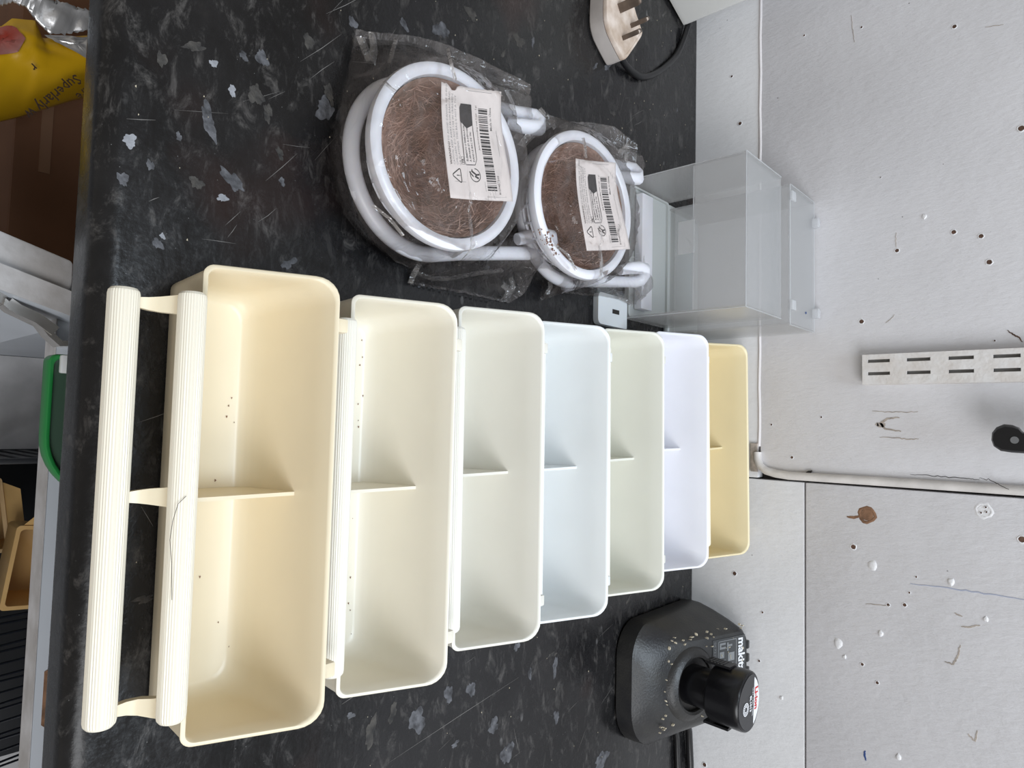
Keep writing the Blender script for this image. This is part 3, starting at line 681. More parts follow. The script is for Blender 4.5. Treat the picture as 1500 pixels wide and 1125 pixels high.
for k in range(15):
    p = onz(611+k*7.6, 418+k*1.65, .0028); t = Vector((.0, 0, 0)); a = onz(615+k*7.6, 419+k*1.65, .0028)
    d = (a-p); s = Vector((-d.y, d.x, 0)).normalized()*.0004; m.prism([p-s, a-s, a+s, p+s], (0, 0, .0004))
o = m.build('perforation', M['ink'], bag1, smooth=False); o['kind'] = 'stuff'
o = MB(N2C); o.v = [v-N2C for v in []]
# pack dirt as a part of the second pan, in the pan's own frame
m2 = MB(); rd = random.Random(5)
inv = Matrix.Rotation(-.16, 3, 'Z')
for k in range(40):
    y = rd.gauss(0, 10); x = rd.gauss(0, 4)+y*.55; c = onz(803+x, 352+y, .0500); a = rd.uniform(.0004, .0013); an = rd.uniform(0, PI)
    pl = inv @ (Vector((c.x, c.y, c.z))-N2C); pl.z = .0500+.09*pl.y+.0040
    m2.prism([(pl.x+a*math.cos(an+j*1.5), pl.y+a*.7*math.sin(an+j*1.5), pl.z) for j in range(4)], (0, 0, .0004))
o = m2.build('brown_dirt', M['dirt'], n2, smooth=False); o['kind'] = 'stuff'

# paper labels (text runs away from the front: they lie upside down to the viewer)
def make_label(label, corners, group, big):
    TL, TR_, BL, BR = [Vector(c) for c in corners]      # label's own top-left, top-right, bottom-left, bottom-right
    W_, H_ = 68.0, 55.0; org = (TL+BR)/2
    root = thing('paper_label', label, 'label', org, 0, group)
    def S(x, y, dz=0):            # label millimetres -> world, slightly curled sheet
        u, v = x/W_, y/H_
        p = TL*(1-u)*(1-v)+TR_*u*(1-v)+BL*(1-u)*v+BR*u*v
        nn = (TR_-TL).cross(TL-BL).normalized()
        cur = .0016*math.sin(u*5+.8)*(.4+v*.6)+.0018*(2*u-1)**2-.0012*math.sin(v*4)
        return p+Vector((0, 0, cur))+nn*dz*(1 if nn.z > 0 else -1)
    def put(v, f, name, m, dz=.00016, smooth=False):
        mb = MB(org); mb.add([S(p[0], p[1], dz) for p in v], f); return mb.build(name, m, root, smooth)
    # sheet, with a torn top right corner
    nx, ny = 30, 22; vv = []; ff = []
    for j in range(ny+1):
        for i in range(nx+1):
            x, y = W_*i/nx, H_*j/ny
            if big:
                tear = max(0, 1-abs(x-68)/3.0)*max(0, 1-abs(y-11)/4.5)*5.5+max(0, 1-abs(x-68)/2.5)*1.2*abs(noise.noise(Vector((y*.5, 0, 0))))
                x -= tear
                if x < 3 and y > 20: x += 0
            x += .25*noise.noise(Vector((x*.3, y*.3, 1))); vv.append((x, y))
    for j in range(ny):
        for i in range(nx): a = j*(nx+1)+i; ff.append((a, a+1, a+nx+2, a+nx+1))
    mb = MB(org); mb.add([S(x, y, 0) for x, y in vv], ff); sh = mb.build('sheet', M['paper'], root)
    sol = sh.modifiers.new('thickness', 'SOLIDIFY'); sol.thickness = .00012; sol.offset = -1
    def text(s, x, y, size, m, bold=0, name='print'):
        v, f = text_mesh(s, size, bold); put([(x+p.x, y-p.y) for p in v], f, name, m)
    tx = 20.5
    text('WARNING!', tx, 5.6, 2.7, M['ink_brown'], .06); text('TO AVOID DANGER OF SUFFO', tx+14.2, 5.6, 2.35, M['ink_grey'])
    text('CATION, KEEP AWAY FROM BABIES AND', tx, 8.4, 2.35, M['ink_grey']); text('CHILDREN. DO NOT USE IN CRIBS/BEDS', tx, 11.2, 2.35, M['ink_grey']); text('OR PLAYPENS. THIS BAG IS NOT A TOY', tx, 14.0, 2.35, M['ink_grey'])
    def stroke(pts, w, name, m, closed=True):
        v = []; f = []; N = len(pts)
        for i, p in enumerate(pts):
            p = Vector(p); a = Vector(pts[i-1 if (closed or i) else 0]); b = Vector(pts[(i+1) % N if closed else min(i+1, N-1)]); t = (b-a).normalized(); s = Vector((-t.y, t.x))*w/2; v += [p-s, p+s]
        for i in range(N if closed else N-1): j = (i+1) % N; f.append((2*i, 2*i+1, 2*j+1, 2*j))
        put(v, f, name, m)
    tri = []
    for a in (-PI/2, PI/6, 5*PI/6):
        for k in range(-2, 3): tri.append((14.2+3.7*math.cos(a)+.9*math.cos(a+k*.45), 9.5+3.7*math.sin(a)+.9*math.sin(a+k*.45)))
    stroke(tri, .75, 'warning_triangle', M['ink']); text('!', 13.6, 11.3, 4.4, M['ink'], .12, 'warning_triangle')
    stroke([(15.2+4*math.cos(k*PI/12), 25+4.3*math.sin(k*PI/12)) for k in range(21)], .6, 'sorting_emblem', M['ink'], False)
    stroke([(13.2, 27.6), (14.6, 24.6), (15.6, 25.6), (17.6, 22.2), (18.6, 22.9)], 1.3, 'sorting_emblem', M['ink'], False)
    stroke([(14.2, 23.3), (15.8, 21.5), (17.2, 20.2)], .9, 'sorting_emblem', M['ink'], False); stroke([(15.2, 25.2), (15.8, 28.6)], 1.1, 'sorting_emblem', M['ink'], False)
    # sorting instruction panel
    stroke([(23.6, 17.2), (55.5, 17.2), (57.8, 18.4), (58, 27.8), (46, 28.2), (25, 28.2), (21.5, 26.2), (21.2, 18)], .5, 'instruction_frame', M['ink'])
    stroke([(21.4, 14.4), (25.8, 14.4), (25.8, 17), (21.4, 17)], .4, 'instruction_frame', M['ink']); text('FR', 22.1, 16.6, 2.6, M['ink'], .07)
    put([(47.5, 17.2), (55.5, 17.2), (57.6, 18.4), (57.9, 28.1), (45.8, 28.1), (43.6, 22.8)], [(0, 1, 2, 3, 4, 5)], 'bin_emblem', M['ink'], .00014)
    for P in ([(48.6, 19.4), (55, 19.4), (55, 20.2), (48.6, 20.2)], [(48.6, 25.5), (55, 25.5), (55, 26.3), (48.6, 26.3)], [(49.0, 20.2), (49.8, 20.2), (49.8, 25.5), (49.0, 25.5)], [(54, 20.2), (54.7, 20.2), (54.7, 25.5), (54, 25.5)],
              [(50.6, 21.2), (53.4, 21.2), (53.4, 21.8), (50.6, 21.8)], [(50.6, 23.6), (53.4, 23.6), (53.4, 24.2), (50.6, 24.2)], [(51.6, 20.6), (52.2, 20.6), (52.2, 25), (51.6, 25)]):
        put(P, [(0, 1, 2, 3)], 'bin_emblem', M['paper'], .00022)
    text("ÉLÉMENTS D'EMBALLAGE", 23.4, 20.7, 1.95, M['ink'], .05); text('À SÉPARER ET À DÉPOSER', 23.4, 23.5, 1.85, M['ink'], .05); text('DANS LE BAC DE TRI', 23.4, 26.3, 1.95, M['ink'], .05)
    text('Java bird breeding nest 1 set - 1 pl', 31, 32.6, 1.95, M['ink_brown'], .02)
    text('8159457505', 5.6, 33.0, 1.2, M['ink_grey'])
    rb = random.Random(12); x = 6.0; v = []; f = []
    while x < 57:
        wv = rb.choice((.35, .35, .6, .9, 1.3)); n = len(v); v += [(x, 34.2), (x+wv, 34.2), (x+wv, 42.2), (x, 42.2)]; f.append((n, n+1, n+2, n+3)); x += wv+rb.choice((.35, .4, .6, .9))
    put(v, f, 'barcode', M['ink'])
    text('8159457505', 3.8, 45.2, 2.4, M['ink_brown'], .02); text('Made in China', 43.5, 45.4, 2.4, M['ink'], .03)
    stroke([(2.2, 33), (2.2, 49), (44, 49)], .2, 'border_line', M['ink_grey'], False); stroke([(66, 24), (66, 46)], .2, 'border_line', M['ink_grey'], False)
    stroke([(10.5, 6), (10.5, 16)], .2, 'border_line', M['ink_grey'], False)
    return root
gl_ = 'printed paper labels inside the bags'
make_label('cream barcode label with a torn corner on the nest pan nearer the front', (onz(656, 291, .0575), onz(644, 121, .0575), onz(745, 297, .0605), onz(731, 135, .0605)), gl_, True)
make_label('cream barcode label with square corners on the nest pan beside the clear box', (onz(856, 368, .0570), onz(841, 233, .0570), onz(917, 366, .0600), onz(899, 239, .0600)), gl_, False)

# ================================================================== CLEAR BOX
cb = thing('clear_plastic_box', 'frosted clear plastic hanging bath box standing against the wall', 'box', (-.188, .52, 0))
O = (-.188, .52, 0); t = .0018
X0, X1, Y0, Y1, H = -.2545, -.1205, .4505, .5300, .122
def cbx(name, lo, hi, m, bev=0): return MB(O).box(lo, hi, bev).build(name, m, cb, smooth=bool(bev))
def sheet(name, lo, hi, m):
    return MB(O).box(lo, hi).build(name, m, cb, smooth=False)
sheet('side_pane', (X0, Y0, .002), (X0+t, Y1, H), M['frost']); sheet('side_pane', (X1-t, Y0, .002), (X1, Y1, H), M['frost'])
sheet('roof_pane', (X0+t, Y0+t, H-t), (X1-t, Y1, H), M['frost'])
sheet('front_pane', (X0+t, Y0, .073), (X1-t, Y0+t, H), M['frost'])
X0b, X1b, H2 = X0+.008, X1+.006, .130
sheet('rear_side_pane', (X0b, Y1+.0005, .002), (X0b+t, .5975, H2), M['frost']); sheet('rear_side_pane', (X1b-t, Y1+.0005, .002), (X1b, .5975, H2), M['frost'])
sheet('rear_roof_pane', (X0b+t, Y1+.0005, H2-t), (X1b-t, .5975, H2), M['frost'])
sheet('middle_pane', (X0b+t, Y1+.0005, .012), (X1b-t, Y1+.0005+t, H2-t), M['frost'])
for nm, P in (('pane_edge', [(X0, Y0, .002), (X0, Y0, H), (X1, Y0, H), (X1, Y0, .002)]), ('pane_edge', [(X0, Y0, H), (X0, Y1, H)]), ('pane_edge', [(X1, Y0, H), (X1, Y1, H)]),
              ('pane_edge', [(X0b, Y1+.001, H2), (X0b, .597, H2), (X1b, .597, H2), (X1b, Y1+.001, H2)]), ('pane_edge', [(X0b, Y1+.001, H2), (X1b, Y1+.001, H2)]), ('pane_edge', [(X0+t, Y0+.001, .073), (X1-t, Y0+.001, .073)])):
    MB(O).tube(P, .0005, 6).build(nm, M['frost_edge'], cb)
# milky tray in the base, with sill, rear step and front lip
m = MB(O); R = []
for z, q in ((.0002, .002), (.0015, 0), (.006, 0), (.006, .0018), (.0035, .0018), (.003, .004)):
    R.append([(x, y, z) for x, y in rrect(X0+t+.0004+q, X1-t-.0004-q, Y0+.002+q, .5285-q, .003, 3)])
m.loft(R).build('base_tray', M['frost_tray'], cb)
cbx('tray_sill', (X0+.009, .4660, .0035), (X1-.011, .4860, .0120), M['white_pl'], .001)
cbx('tray_step', (X0+.003, .5290, .0002), (X1b-.002, .5965, .0060), M['frost_tray'], .002)
m = MB(O)
m.loft([[(x, y, z) for x, y in rrect(-.1385, -.1095, .4020, .4500, (.005, .005, .001, .001), 4)] for z in (.0004, .006)]).build('foot_lip', M['milky'], cb)
cbx('lip_slot', (-.1255, .425, .0058), (-.1215, .436, .0064), M['gap'])
c = ony(1006, 347, Y0); cbx('sticker', (-.2035, Y0-.0005, .0590), (-.1735, Y0-.00005, .0745), M['sticker'])
for x, y in ((-.2355, Y1+.004), (-.1330, Y1+.004)): cbx('roof_clip', (x-.0045, y-.004, H2+.0002), (x+.0045, y+.006, H2+.0025), M['frost_edge'], .0006)
for x in (-.2235, -.1330): cbx('wall_clip', (x-.0045, .590, H2+.0002), (x+.0045, .5975, H2+.0060), M['frost_edge'], .0006)
MB(O).tube([(-.131, .5722, H2+.0001), (-.131, .5722, H2+.0007)], .0012, 10).build('blue_dot', M['blue'], cb)

# ================================================================== CHARGER + BATTERY
ch = thing('battery_charger', 'black power tool battery charger with husks on it by the wall', 'charger', (.225, .52, 0)); O = (.225, .52, 0)
cx0, cx1, cy0, cy1 = .1650, .2815, .4465, .5885
zt = lambda y, a, b: a+b*(y-cy0)
R = []
def crg(ix, iy0, iy1, r, zf): return [(x, y, zf(y)) for x, y in rrect(cx0+ix, cx1-ix, cy0+iy0, cy1-iy1, (r+.014, r+.024, .012, .012), 7)]
R.append(crg(.003, .003, .003, .014, lambda y: .0004)); R.append(crg(.0005, .0005, .0005, .016, lambda y: .002)); R.append(crg(0, 0, 0, .017, lambda y: .008)); R.append(crg(.0006, .0006, .0003, .017, lambda y: .0185))
R.append(crg(.0022, .0022, .0005, .017, lambda y: zt(y, .0200, .030))); R.append(crg(.005, .005, .001, .018, lambda y: zt(y, .0225, .085)))
R.append(crg(.011, .011, .002, .018, lambda y: zt(y, .0265, .180))); R.append(crg(.0165, .018, .004, .017, lambda y: zt(y, .0275, .275))); R.append(crg(.020, .024, .006, .016, lambda y: zt(y, .0280, .300)))
MB(O).loft(R).build('casing', M['charger'], ch, angle=35)
# battery socket: flared collar, sunk funnel
bx, by = .2245, .5090
zb = zt(by, .028, .300)
R = []; n = 40
for r, dz in ((.036, -.004), (.034, .0008), (.031, .0032), (.0275, .0045), (.0250, .0035), (.0235, -.004)):
    R.append([(bx+r*math.cos(2*PI*k/n), by+r*.92*math.sin(2*PI*k/n), zb+dz+.22*r*.92*math.sin(2*PI*k/n)) for k in range(n)])
MB(O).loft(R, cap0=False, cap1=True).build('battery_socket', M['charger'], ch)
# rear vents at the top edge
for k in range(5): MB(O).box((.196+k*.013, .583, .060), (.204+k*.013, .5885, .0695), .001).build('rear_rib', M['charger'], ch)
# slanted label panel with graphics, on the slope at the back left
def onslope(x, y, lift=.0004): return (x, y, zt(y, .0280, .300)+lift)
def slopequad(x0, x1, y0, y1, lift): return [onslope(x0, y0, lift), onslope(x1, y0, lift), onslope(x1, y1, lift), onslope(x0, y1, lift)]
MB(O).prism(slopequad(.1885, .2600, .5350, .5795, .0002), (0, 0, .0003)).build('label_panel', M['grey_label'], ch, smooth=False)
def slopetext(s, x, y, size, m, bold=0, name='print'):
    v, f = text_mesh(s, size, bold, res=2); MB(O).add([onslope(x+p.x, y+p.y*.98, .0008) for p in v], f).build(name, m, ch, smooth=False)
slopetext('makita', .1905, .5700, .0125, M['white_print'], .0004, 'maker_lettering')
for (a, b, c_, d) in ((.1905, .2300, .5665, .5672), (.1905, .2300, .5420, .5427), (.1905, .1912, .5420, .5672), (.2293, .2300, .5420, .5672)):
    MB(O).prism(slopequad(a, b, c_, d, .0006), (0, 0, .0002)).build('panel_frame', M['grey_print'], ch, smooth=False)
for (a, b, c_, d) in ((.1925, .1985, .5440, .5460), (.1925, .1945, .5460, .5520), (.1965, .1985, .5460, .5520), (.2010, .2070, .5440, .5500), (.2090, .2150, .5470, .5520), (.1930, .2010, .5540, .5560), (.1950, .1970, .5560, .5610), (.2030, .2110, .5555, .5640), (.2130, .2230, .5600, .5625)):
    MB(O).prism(slopequad(a, b, c_, d, .0006), (0, 0, .0002)).build('pictogram', M['grey_print'], ch, smooth=False)
slopetext('DC 7.2-12V', .1905, .5365, .0035, M['grey_print'])
rd = random.Random(9); m = MB(O)
for k in range(110):
    x, y = rd.uniform(cx0+.012, cx1-.014), rd.uniform(cy0+.02, cy1-.012)
    if math.hypot(x-bx, y-by) < .034: continue
    a = rd.uniform(.0005, .0016); an = rd.uniform(0, PI); P = [(a*math.cos(q), .35*a*math.sin(q)) for q in (0, 1.6, 3.1, 4.7)]
    m.prism([onslope(x+u*math.cos(an)-v*math.sin(an), y+u*math.sin(an)+v*math.cos(an), -.0008) for u, v in P], (0, 0, .0022))
o = m.build('seed_husks', M['crumb'], ch, smooth=False); o['kind'] = 'stuff'

bt = thing('battery', 'black stick battery standing upright in the charger with printed cap', 'battery', (bx, by, zb-.004))
tl = Vector((.030, -.02, 1)).normalized(); axx = Vector((1, 0, -.030)).normalized(); ayy = tl.cross(axx)
def bring(rx, ry, h, tri=.0):
    out = []
    for k in range(48):
        a = 2*PI*k/48; q = 1+tri*math.cos(3*(a+PI/2))
        out.append(tuple(axx*(rx*q*math.cos(a))+ayy*(ry*q*math.sin(a))+tl*h))
    return out
MB().loft([bring(.0175, .0175, 0), bring(.0182, .0182, .001), bring(.0182, .0182, .026), bring(.0205, .0195, .0275)], cap1=False).build('stem', M['battery'], bt)
MB().loft([bring(.0200, .0190, .0262), bring(.0248, .0222, .0272, .02), bring(.0262, .0232, .0290, .03), bring(.0268, .0238, .050, .04), bring(.0268, .0238, .0560, .04), bring(.0262, .0232, .0585, .04), bring(.0250, .0222, .0596, .04)]).build('housing', M['battery'], bt, angle=30)
for s in (-1, 1):
    m = MB(); 
    P = [axx*(s*.0262)+ayy*(-.007)+tl*.020, axx*(s*.0262)+ayy*.007+tl*.020, axx*(s*.0262)+ayy*.007+tl*.044, axx*(s*.0262)+ayy*(-.007)+tl*.044]
    m.prism(P, axx*s*.0022); m.build('release_tab', M['battery'], bt)
    m = MB()
    for k in range(5): q = tl*(.024+k*.0032)+axx*(s*.0284); m.tube([q-ayy*.0055, q+ayy*.0055], .0007, 6)
    m.build('grip_ridges', M['battery'], bt)
for k in range(0): MB().box((-.0018, -.0012, .004), (.0018, .0012, .024), .0004).build('stem_rib', M['battery'], bt).location = axx*(.0182*math.cos(-2.6+k*.7))+ayy*(.0182*math.sin(-2.6+k*.7))
MB().loft([bring(.0243, .0214, .0597, .04), bring(.0243, .0214, .0600, .04)]).build('cap_face', M['batt_cap'], bt, smooth=False)
def capp(u, v, lift=.0): return axx*u+ayy*v+tl*(.0601+lift)
segs = []
band = [(-.0198, .0085), (.0198, .0085)]; top_ = [(.0243*math.cos(a), .0214*math.sin(a)) for a in [math.radians(t_) for t_ in (28, 45, 60, 75, 90, 105, 120, 135, 152)]]
top_ = [(u*.97, v*.93) for u, v in top_]
MB().prism([capp(*p) for p in [(-.0190, .0088), (.0190, .0088)]+top_], tl*.0002).build('white_band', M['white_print'], bt, smooth=False)
def captext(s, u, v, size, m, bold=0, name='print'):
    vv, ff = text_mesh(s, size, bold, 'CENTER', 2); MB().add([capp(u+p.x, v+p.y, .0004) for p in vv], ff).build(name, m, bt, smooth=False)
captext('Li-ion', -.0015, .0105, .0088, M['red_print'], .0003); captext('10.8V  1.3Ah  14Wh', 0, .0048, .0030, M['white_print']); captext('BL1013', .001, .0002, .0046, M['white_print'], .0002)
for r0, r1 in ((.0058, .0050), (.0030, .0022)):
    c_ = (.0035, -.0080); v = []; f = []
    for k in range(24): a = 2*PI*k/24; v += [capp(c_[0]+r*math.cos(a), c_[1]+r*math.sin(a), .0004) for r in (r0, r1)]
    for k in range(24): j = (k+1) % 24; f.append((2*k, 2*k+1, 2*j+1, 2*j))
    MB().add(v, f).build('round_emblem', M['white_print'], bt, smooth=False)
v = []; f = []
for k in range(14):
    a = 2*PI*k/14; v += [capp(.0035+r*math.cos(a+d), -.008+r*math.sin(a+d), .0004) for r, d in ((.0034, 0), (.0047, 0), (.0047, .28), (.0034, .28))]; f.append(tuple(range(4*k, 4*k+4)))
MB().add(v, f).build('round_emblem', M['white_print'], bt, smooth=False)
# charger lead along the wall joint
tag(MB((.30, .59, 0)).tube([(.2845, .570, .006), (.292, .578, .006), (.305, .586, .0045), (.34, .5905, .0042), (.42, .592, .0042), (.6, .591, .0042)], .0038, 10).build('charger_lead', M['cable']),
    'black lead running from the charger along the foot of the wall', 'cable').location = (.30, .59, 0)
tag(MB((.30, .575, 0)).tube([(.2845, .552, .005), (.292, .556, .004), (.305, .562, .0032), (.35, .566, .003), (.45, .569, .003), (.6, .57, .003)], .0028, 10).build('thin_lead', M['cable']),
    'thinner black lead lying in front of the other on the worktop', 'cable').location = (.30, .575, 0)

# ================================================================== PLUG, CABLE, APPLIANCE
pg = thing('mains_plug', 'grubby cream three-pin mains plug lying pins up on the worktop', 'plug', (-.385, .42, 0)); O = (-.385, .42, 0)
P = [onz(*p, .020) for p in ((888, 14), (889, 30), (893, 46), (900, 61), (908, 77), (915, 90), (929, 70), (942, 50), (938, 38), (930, 14))]
P = [(p.x, p.y) for p in P]
# rest of the outline, outside the frame
P += [(-.4235, .4270), (-.4260, .4120), (-.4210, .3960), (-.4120, .3870)]
cxp, cyp = sum(p[0] for p in P)/len(P), sum(p[1] for p in P)/len(P)
def sm(P, it=2):
    for _ in range(it):
        Q = []
        for i in range(len(P)):
            a, b = P[i], P[(i+1) % len(P)]; Q += [(a[0]*.8+b[0]*.2, a[1]*.8+b[1]*.2), (a[0]*.2+b[0]*.8, a[1]*.2+b[1]*.8)]
        P = Q
    return P
P = sm(P, 2)
def pr_(q, z): return [(cxp+(x-cxp)*q, cyp+(y-cyp)*q, z) for x, y in P]
MB(O).loft([pr_(.93, .0003), pr_(.985, .002), pr_(1, .006), pr_(1, .0158)], cap1=True).build('plug_shell', M['plug_side'], pg, angle=30)
MB(O).loft([pr_(.97, .0158), pr_(.97, .0166)]).build('seam', M['slot'], pg, angle=30)
MB(O).loft([pr_(1.0, .0166), pr_(1.0, .0192), pr_(.985, .0202), pr_(.90, .0203), pr_(.895, .0199)]).build('plug_face', M['plug'], pg, angle=25)
def pin(px, py, lx, ly, h, name='pin'):
    c = onz(px, py, .020); a = math.radians(128)
    ex = Vector((math.cos(a), math.sin(a), 0)); ey = Vector((-math.sin(a), math.cos(a), 0)); R = []
    for z, q in ((.0195, 1), (.020+h-.003, 1), (.020+h-.001, .8), (.020+h, .45)):
        R.append([Vector((c.x, c.y, z))+ex*sx*lx/2*q+ey*sy*ly/2*q for sx, sy in ((-1, -1), (1, -1), (1, 1), (-1, 1))])
    MB(O).loft(R).build(name, M['brass'], pg, angle=30)
pin(908, 12, .0042, .0084, .0220, 'earth_pin'); pin(926, 37, .0064, .0040, .0180); pin(914, 55, .0064, .0040, .0180)
pts = [(-.3655, .4235, .008), (-.3640, .4330, .0065), (-.3655, .4480, .0042), (-.3670, .4640, .0036), (-.3710, .4790, .0035), (-.3800, .4960, .0035), (-.3960, .5180, .0035), (-.4160, .5400, .0035), (-.4380, .5560, .0035), (-.4520, .5700, .0038)]
pts = [(-.3680, .4290, .008), (-.3655, .4400, .006), (-.3650, .4540, .0042), (-.3660, .4680, .0036), (-.3700, .4800, .0035), (-.3780, .4950, .0035), (-.3900, .5120, .0035), (-.4080, .5330, .0035), (-.4240, .5480, .0035), (-.4480, .5620, .0040), (-.480, .575, .006)]
def cat(P, n=6):
    out = []; P = [Vector(p) for p in P]
    for i in range(len(P)-1):
        a, b, c, d = P[max(i-1, 0)], P[i], P[i+1], P[min(i+2, len(P)-1)]
        for k in range(n):
            t = k/n; out.append(.5*((2*b)+(c-a)*t+(2*a-5*b+4*c-d)*t*t+(3*b-a-3*c+d)*t**3))
    return out+[P[-1]]
tag(MB((-.37, .47, 0)).tube(cat(pts), .0033, 10).build('plug_cable', M['cable']), 'black cable curving from the cream plug to the white appliance', 'cable').location = (-.37, .47, 0)

ap = thing('white_appliance', 'greyish white plastic appliance casing with vent slots by the cream plug', 'appliance', (-.52, .50, 0)); O = (-.52, .50, 0)
ap_dir = Vector((.018, .0430, 0)).normalized(); apn = Vector((ap_dir.y, -ap_dir.x, 0)); c0 = Vector((-.4600, .5640, 0))
def apt(d, s, z): p = c0-ap_dir*d-apn*s; return (p.x, p.y, z)
R = []
for z, q in ((.0006, .006), (.003, .0015), (.008, 0), (.24, 0), (.247, .003), (.25, .009)):
    pr2 = rrect(0, .14, 0, .22, .007, 5)
    R.append([apt(min(max(a, q), .14-q), min(max(b, q), .22-q), z) for a, b in pr2])
MB(O).loft(R).build('casing', M['appliance'], ap, angle=35)
for k in range(4):
    d0 = .030+k*.0075
    MB(O).prism([apt(d0, -.0004, .062+.002*k), apt(d0+.0016, -.0004, .062+.002*k), apt(d0+.0016, -.0004, .100), apt(d0, -.0004, .100)], tuple(-apn*-.0006)).build('vent_slot', M['slot'], ap, smooth=False)

# ================================================================== BASE CABINET BELOW
kc = thing('base_cabinet', 'white melamine base cabinet under the worktop with its door open', 'cabinet', (0, .30, -.9)); O = (0, .30, -.9)
def kb(name, lo, hi, m=None, bev=.0006): return MB(O).box(lo, hi, bev).build(name, m or M['cabinet'], kc)
FY = .0225
kb('side_panel', (-.106, FY+.010, -.74), (-.090, .585, -.0385)); kb('side_panel', (-.78, FY, -.74), (-.764, .585, -.0385)); kb('side_panel', (.764, FY, -.74), (.78, .585, -.0385))
kb('bottom_panel', (-.0895, FY+.002, -.738), (.7635, .585, -.720), M['cabinet_floor']); kb('bottom_panel', (-.7635, FY+.002, -.738), (-.1065, .585, -.720), M['cabinet_floor'])
kb('back_panel', (-.7635, .580, -.7195), (-.1065, .585, -.0385)); kb('back_panel', (-.0895, .580, -.7195), (.7635, .585, -.0385))
kb('plinth', (-.77, .07, -.9), (.77, .085, -.7385))
kb('shelf', (-.0895, FY, -.1550), (.7635, .579, -.1350))
kb('shelf_edging', (-.0895, FY-.0008, -.1553), (.7635, FY-.0001, -.1347), M['cabinet_edge'], 0)
ch0 = onz(74, 1022, -.135)
m = MB(O); pl = [(ch0.x-.0165, FY+.0045), (ch0.x+.015, FY+.0045), (ch0.x+.0175, FY+.007), (ch0.x+.0175, .045), (ch0.x-.016, .045), (ch0.x-.0182, FY+.008)]
m.prism([(x, y, -.1349) for x, y in pl], (0, 0, .0004)).build('chipped_chipboard', M['wood_raw'], kc, smooth=False)
# open door seen along its top edge, its hinge on the inner face
da = Vector((-.29, -1, 0)).normalized(); dn = Vector((da.y, -da.x, 0)); h0 = Vector((-.0738, .0265, 0))
def dp(a, b, z): p = h0+da*a+dn*b; return (p.x, p.y, z)
def dslab(z0, z1, name, m, par): return MB(O if par is kc else O).prism([dp(-.004, 0, z0), dp(.40, 0, z0), dp(.40, .0140, z0), dp(-.004, .0140, z0)], (0, 0, z1-z0)).build(name, m, par, smooth=False)
door = dslab(-.700, -.1106, 'door', M['cabinet'], kc); dslab(-.1104, -.1098, 'door_edging', M['cabinet_edge'], door)
m = MB(O)
m.loft([[(x, y, z+dz) for x, y in ((-.0905, FY+.030+.05), (-.0905, .020)) for dz in (0,)]+[(x, y, z+dz) for x, y in ((-.0875, .020), (-.0875, FY+.08)) for dz in (0,)] for z in (-.137, -.123)])
MB(O).box((-.0895, .034, -.1340), (-.0600, .0700, -.1210), .0015).build('hinge_plate', M['steel'], kc)
def strip(path, wd, th, name, par=kc):
    R = []
    for i, (p, z) in enumerate(path):
        p = Vector((p[0], p[1], 0)); a = Vector((*path[max(i-1, 0)][0], 0)); b = Vector((*path[min(i+1, len(path)-1)][0], 0)); t = (b-a).normalized(); n_ = Vector((-t.y, t.x, 0))*th/2
        R.append([(p.x-n_.x, p.y-n_.y, z-wd/2), (p.x+n_.x, p.y+n_.y, z-wd/2), (p.x+n_.x, p.y+n_.y, z+wd/2), (p.x-n_.x, p.y-n_.y, z+wd/2)])
    return MB(O).loft(R).build(name, M['steel'], par, angle=30)
strip([((-.0620, .0400), -.128), ((-.0600, .0290), -.128), ((-.0590, .0215), -.128), ((-.0640, .0160), -.128), ((-.0705, .0110), -.128), ((-.0740, .0030), -.128), ((-.0770, -.0040), -.128), ((-.0830, -.0110), -.128)], .014, .0035, 'hinge_arm')
strip([((-.0660, .0180), -.124), ((-.0725, .0090), -.124), ((-.0765, -.0010), -.124), ((-.0800, -.0060), -.124)], .008, .006, 'hinge_link')
c = h0+da*.046; q = MB(O); q.tube([(c.x-.001, c.y, -.128), (c.x+.006, c.y-.0015, -.128)], .0135, 20); q.build('hinge_cup', M['steel'], kc)

# green lidded container standing on the shelf, poking out past the worktop
gb = thing('green_box', 'green lidded clear container on the cabinet shelf just beneath the worktop edge', 'container', (-.005, .14, -.135)); O = (-.005, .14, -.135)
def grr(q, z): return [(x, y, z) for x, y in rrect(-.0480+q, .0290-q, .0008+q, .24-q, (.004, .034-q, .02, .02), 10)]
MB(O).loft([[(x, max(y, .034), z) for x, y, z in grr(.006, -.1348)], [(x, max(y, .030), z) for x, y, z in grr(.004, -.090)], grr(.004, -.0730)]).build('tub', M['green_dark'], gb)
MB(O).loft([grr(.0024, -.0725), grr(.0005, -.0720), grr(0, -.0710), grr(0, -.0608), grr(.0006, -.0600), grr(.0016, -.0600), grr(.0022, -.0604), grr(.0022, -.0620)], cap0=False, cap1=False).build('lid_rim', M['green'], gb)
MB(O).loft([grr(.0021, -.0635), grr(.0021, -.0622)]).build('lid_top', M['green_dark'], gb)
MB(O).box((-.0475, .0050, -.0600), (-.0380, .0120, -.0560), .001).build('lid_catch', M['milky'], gb)

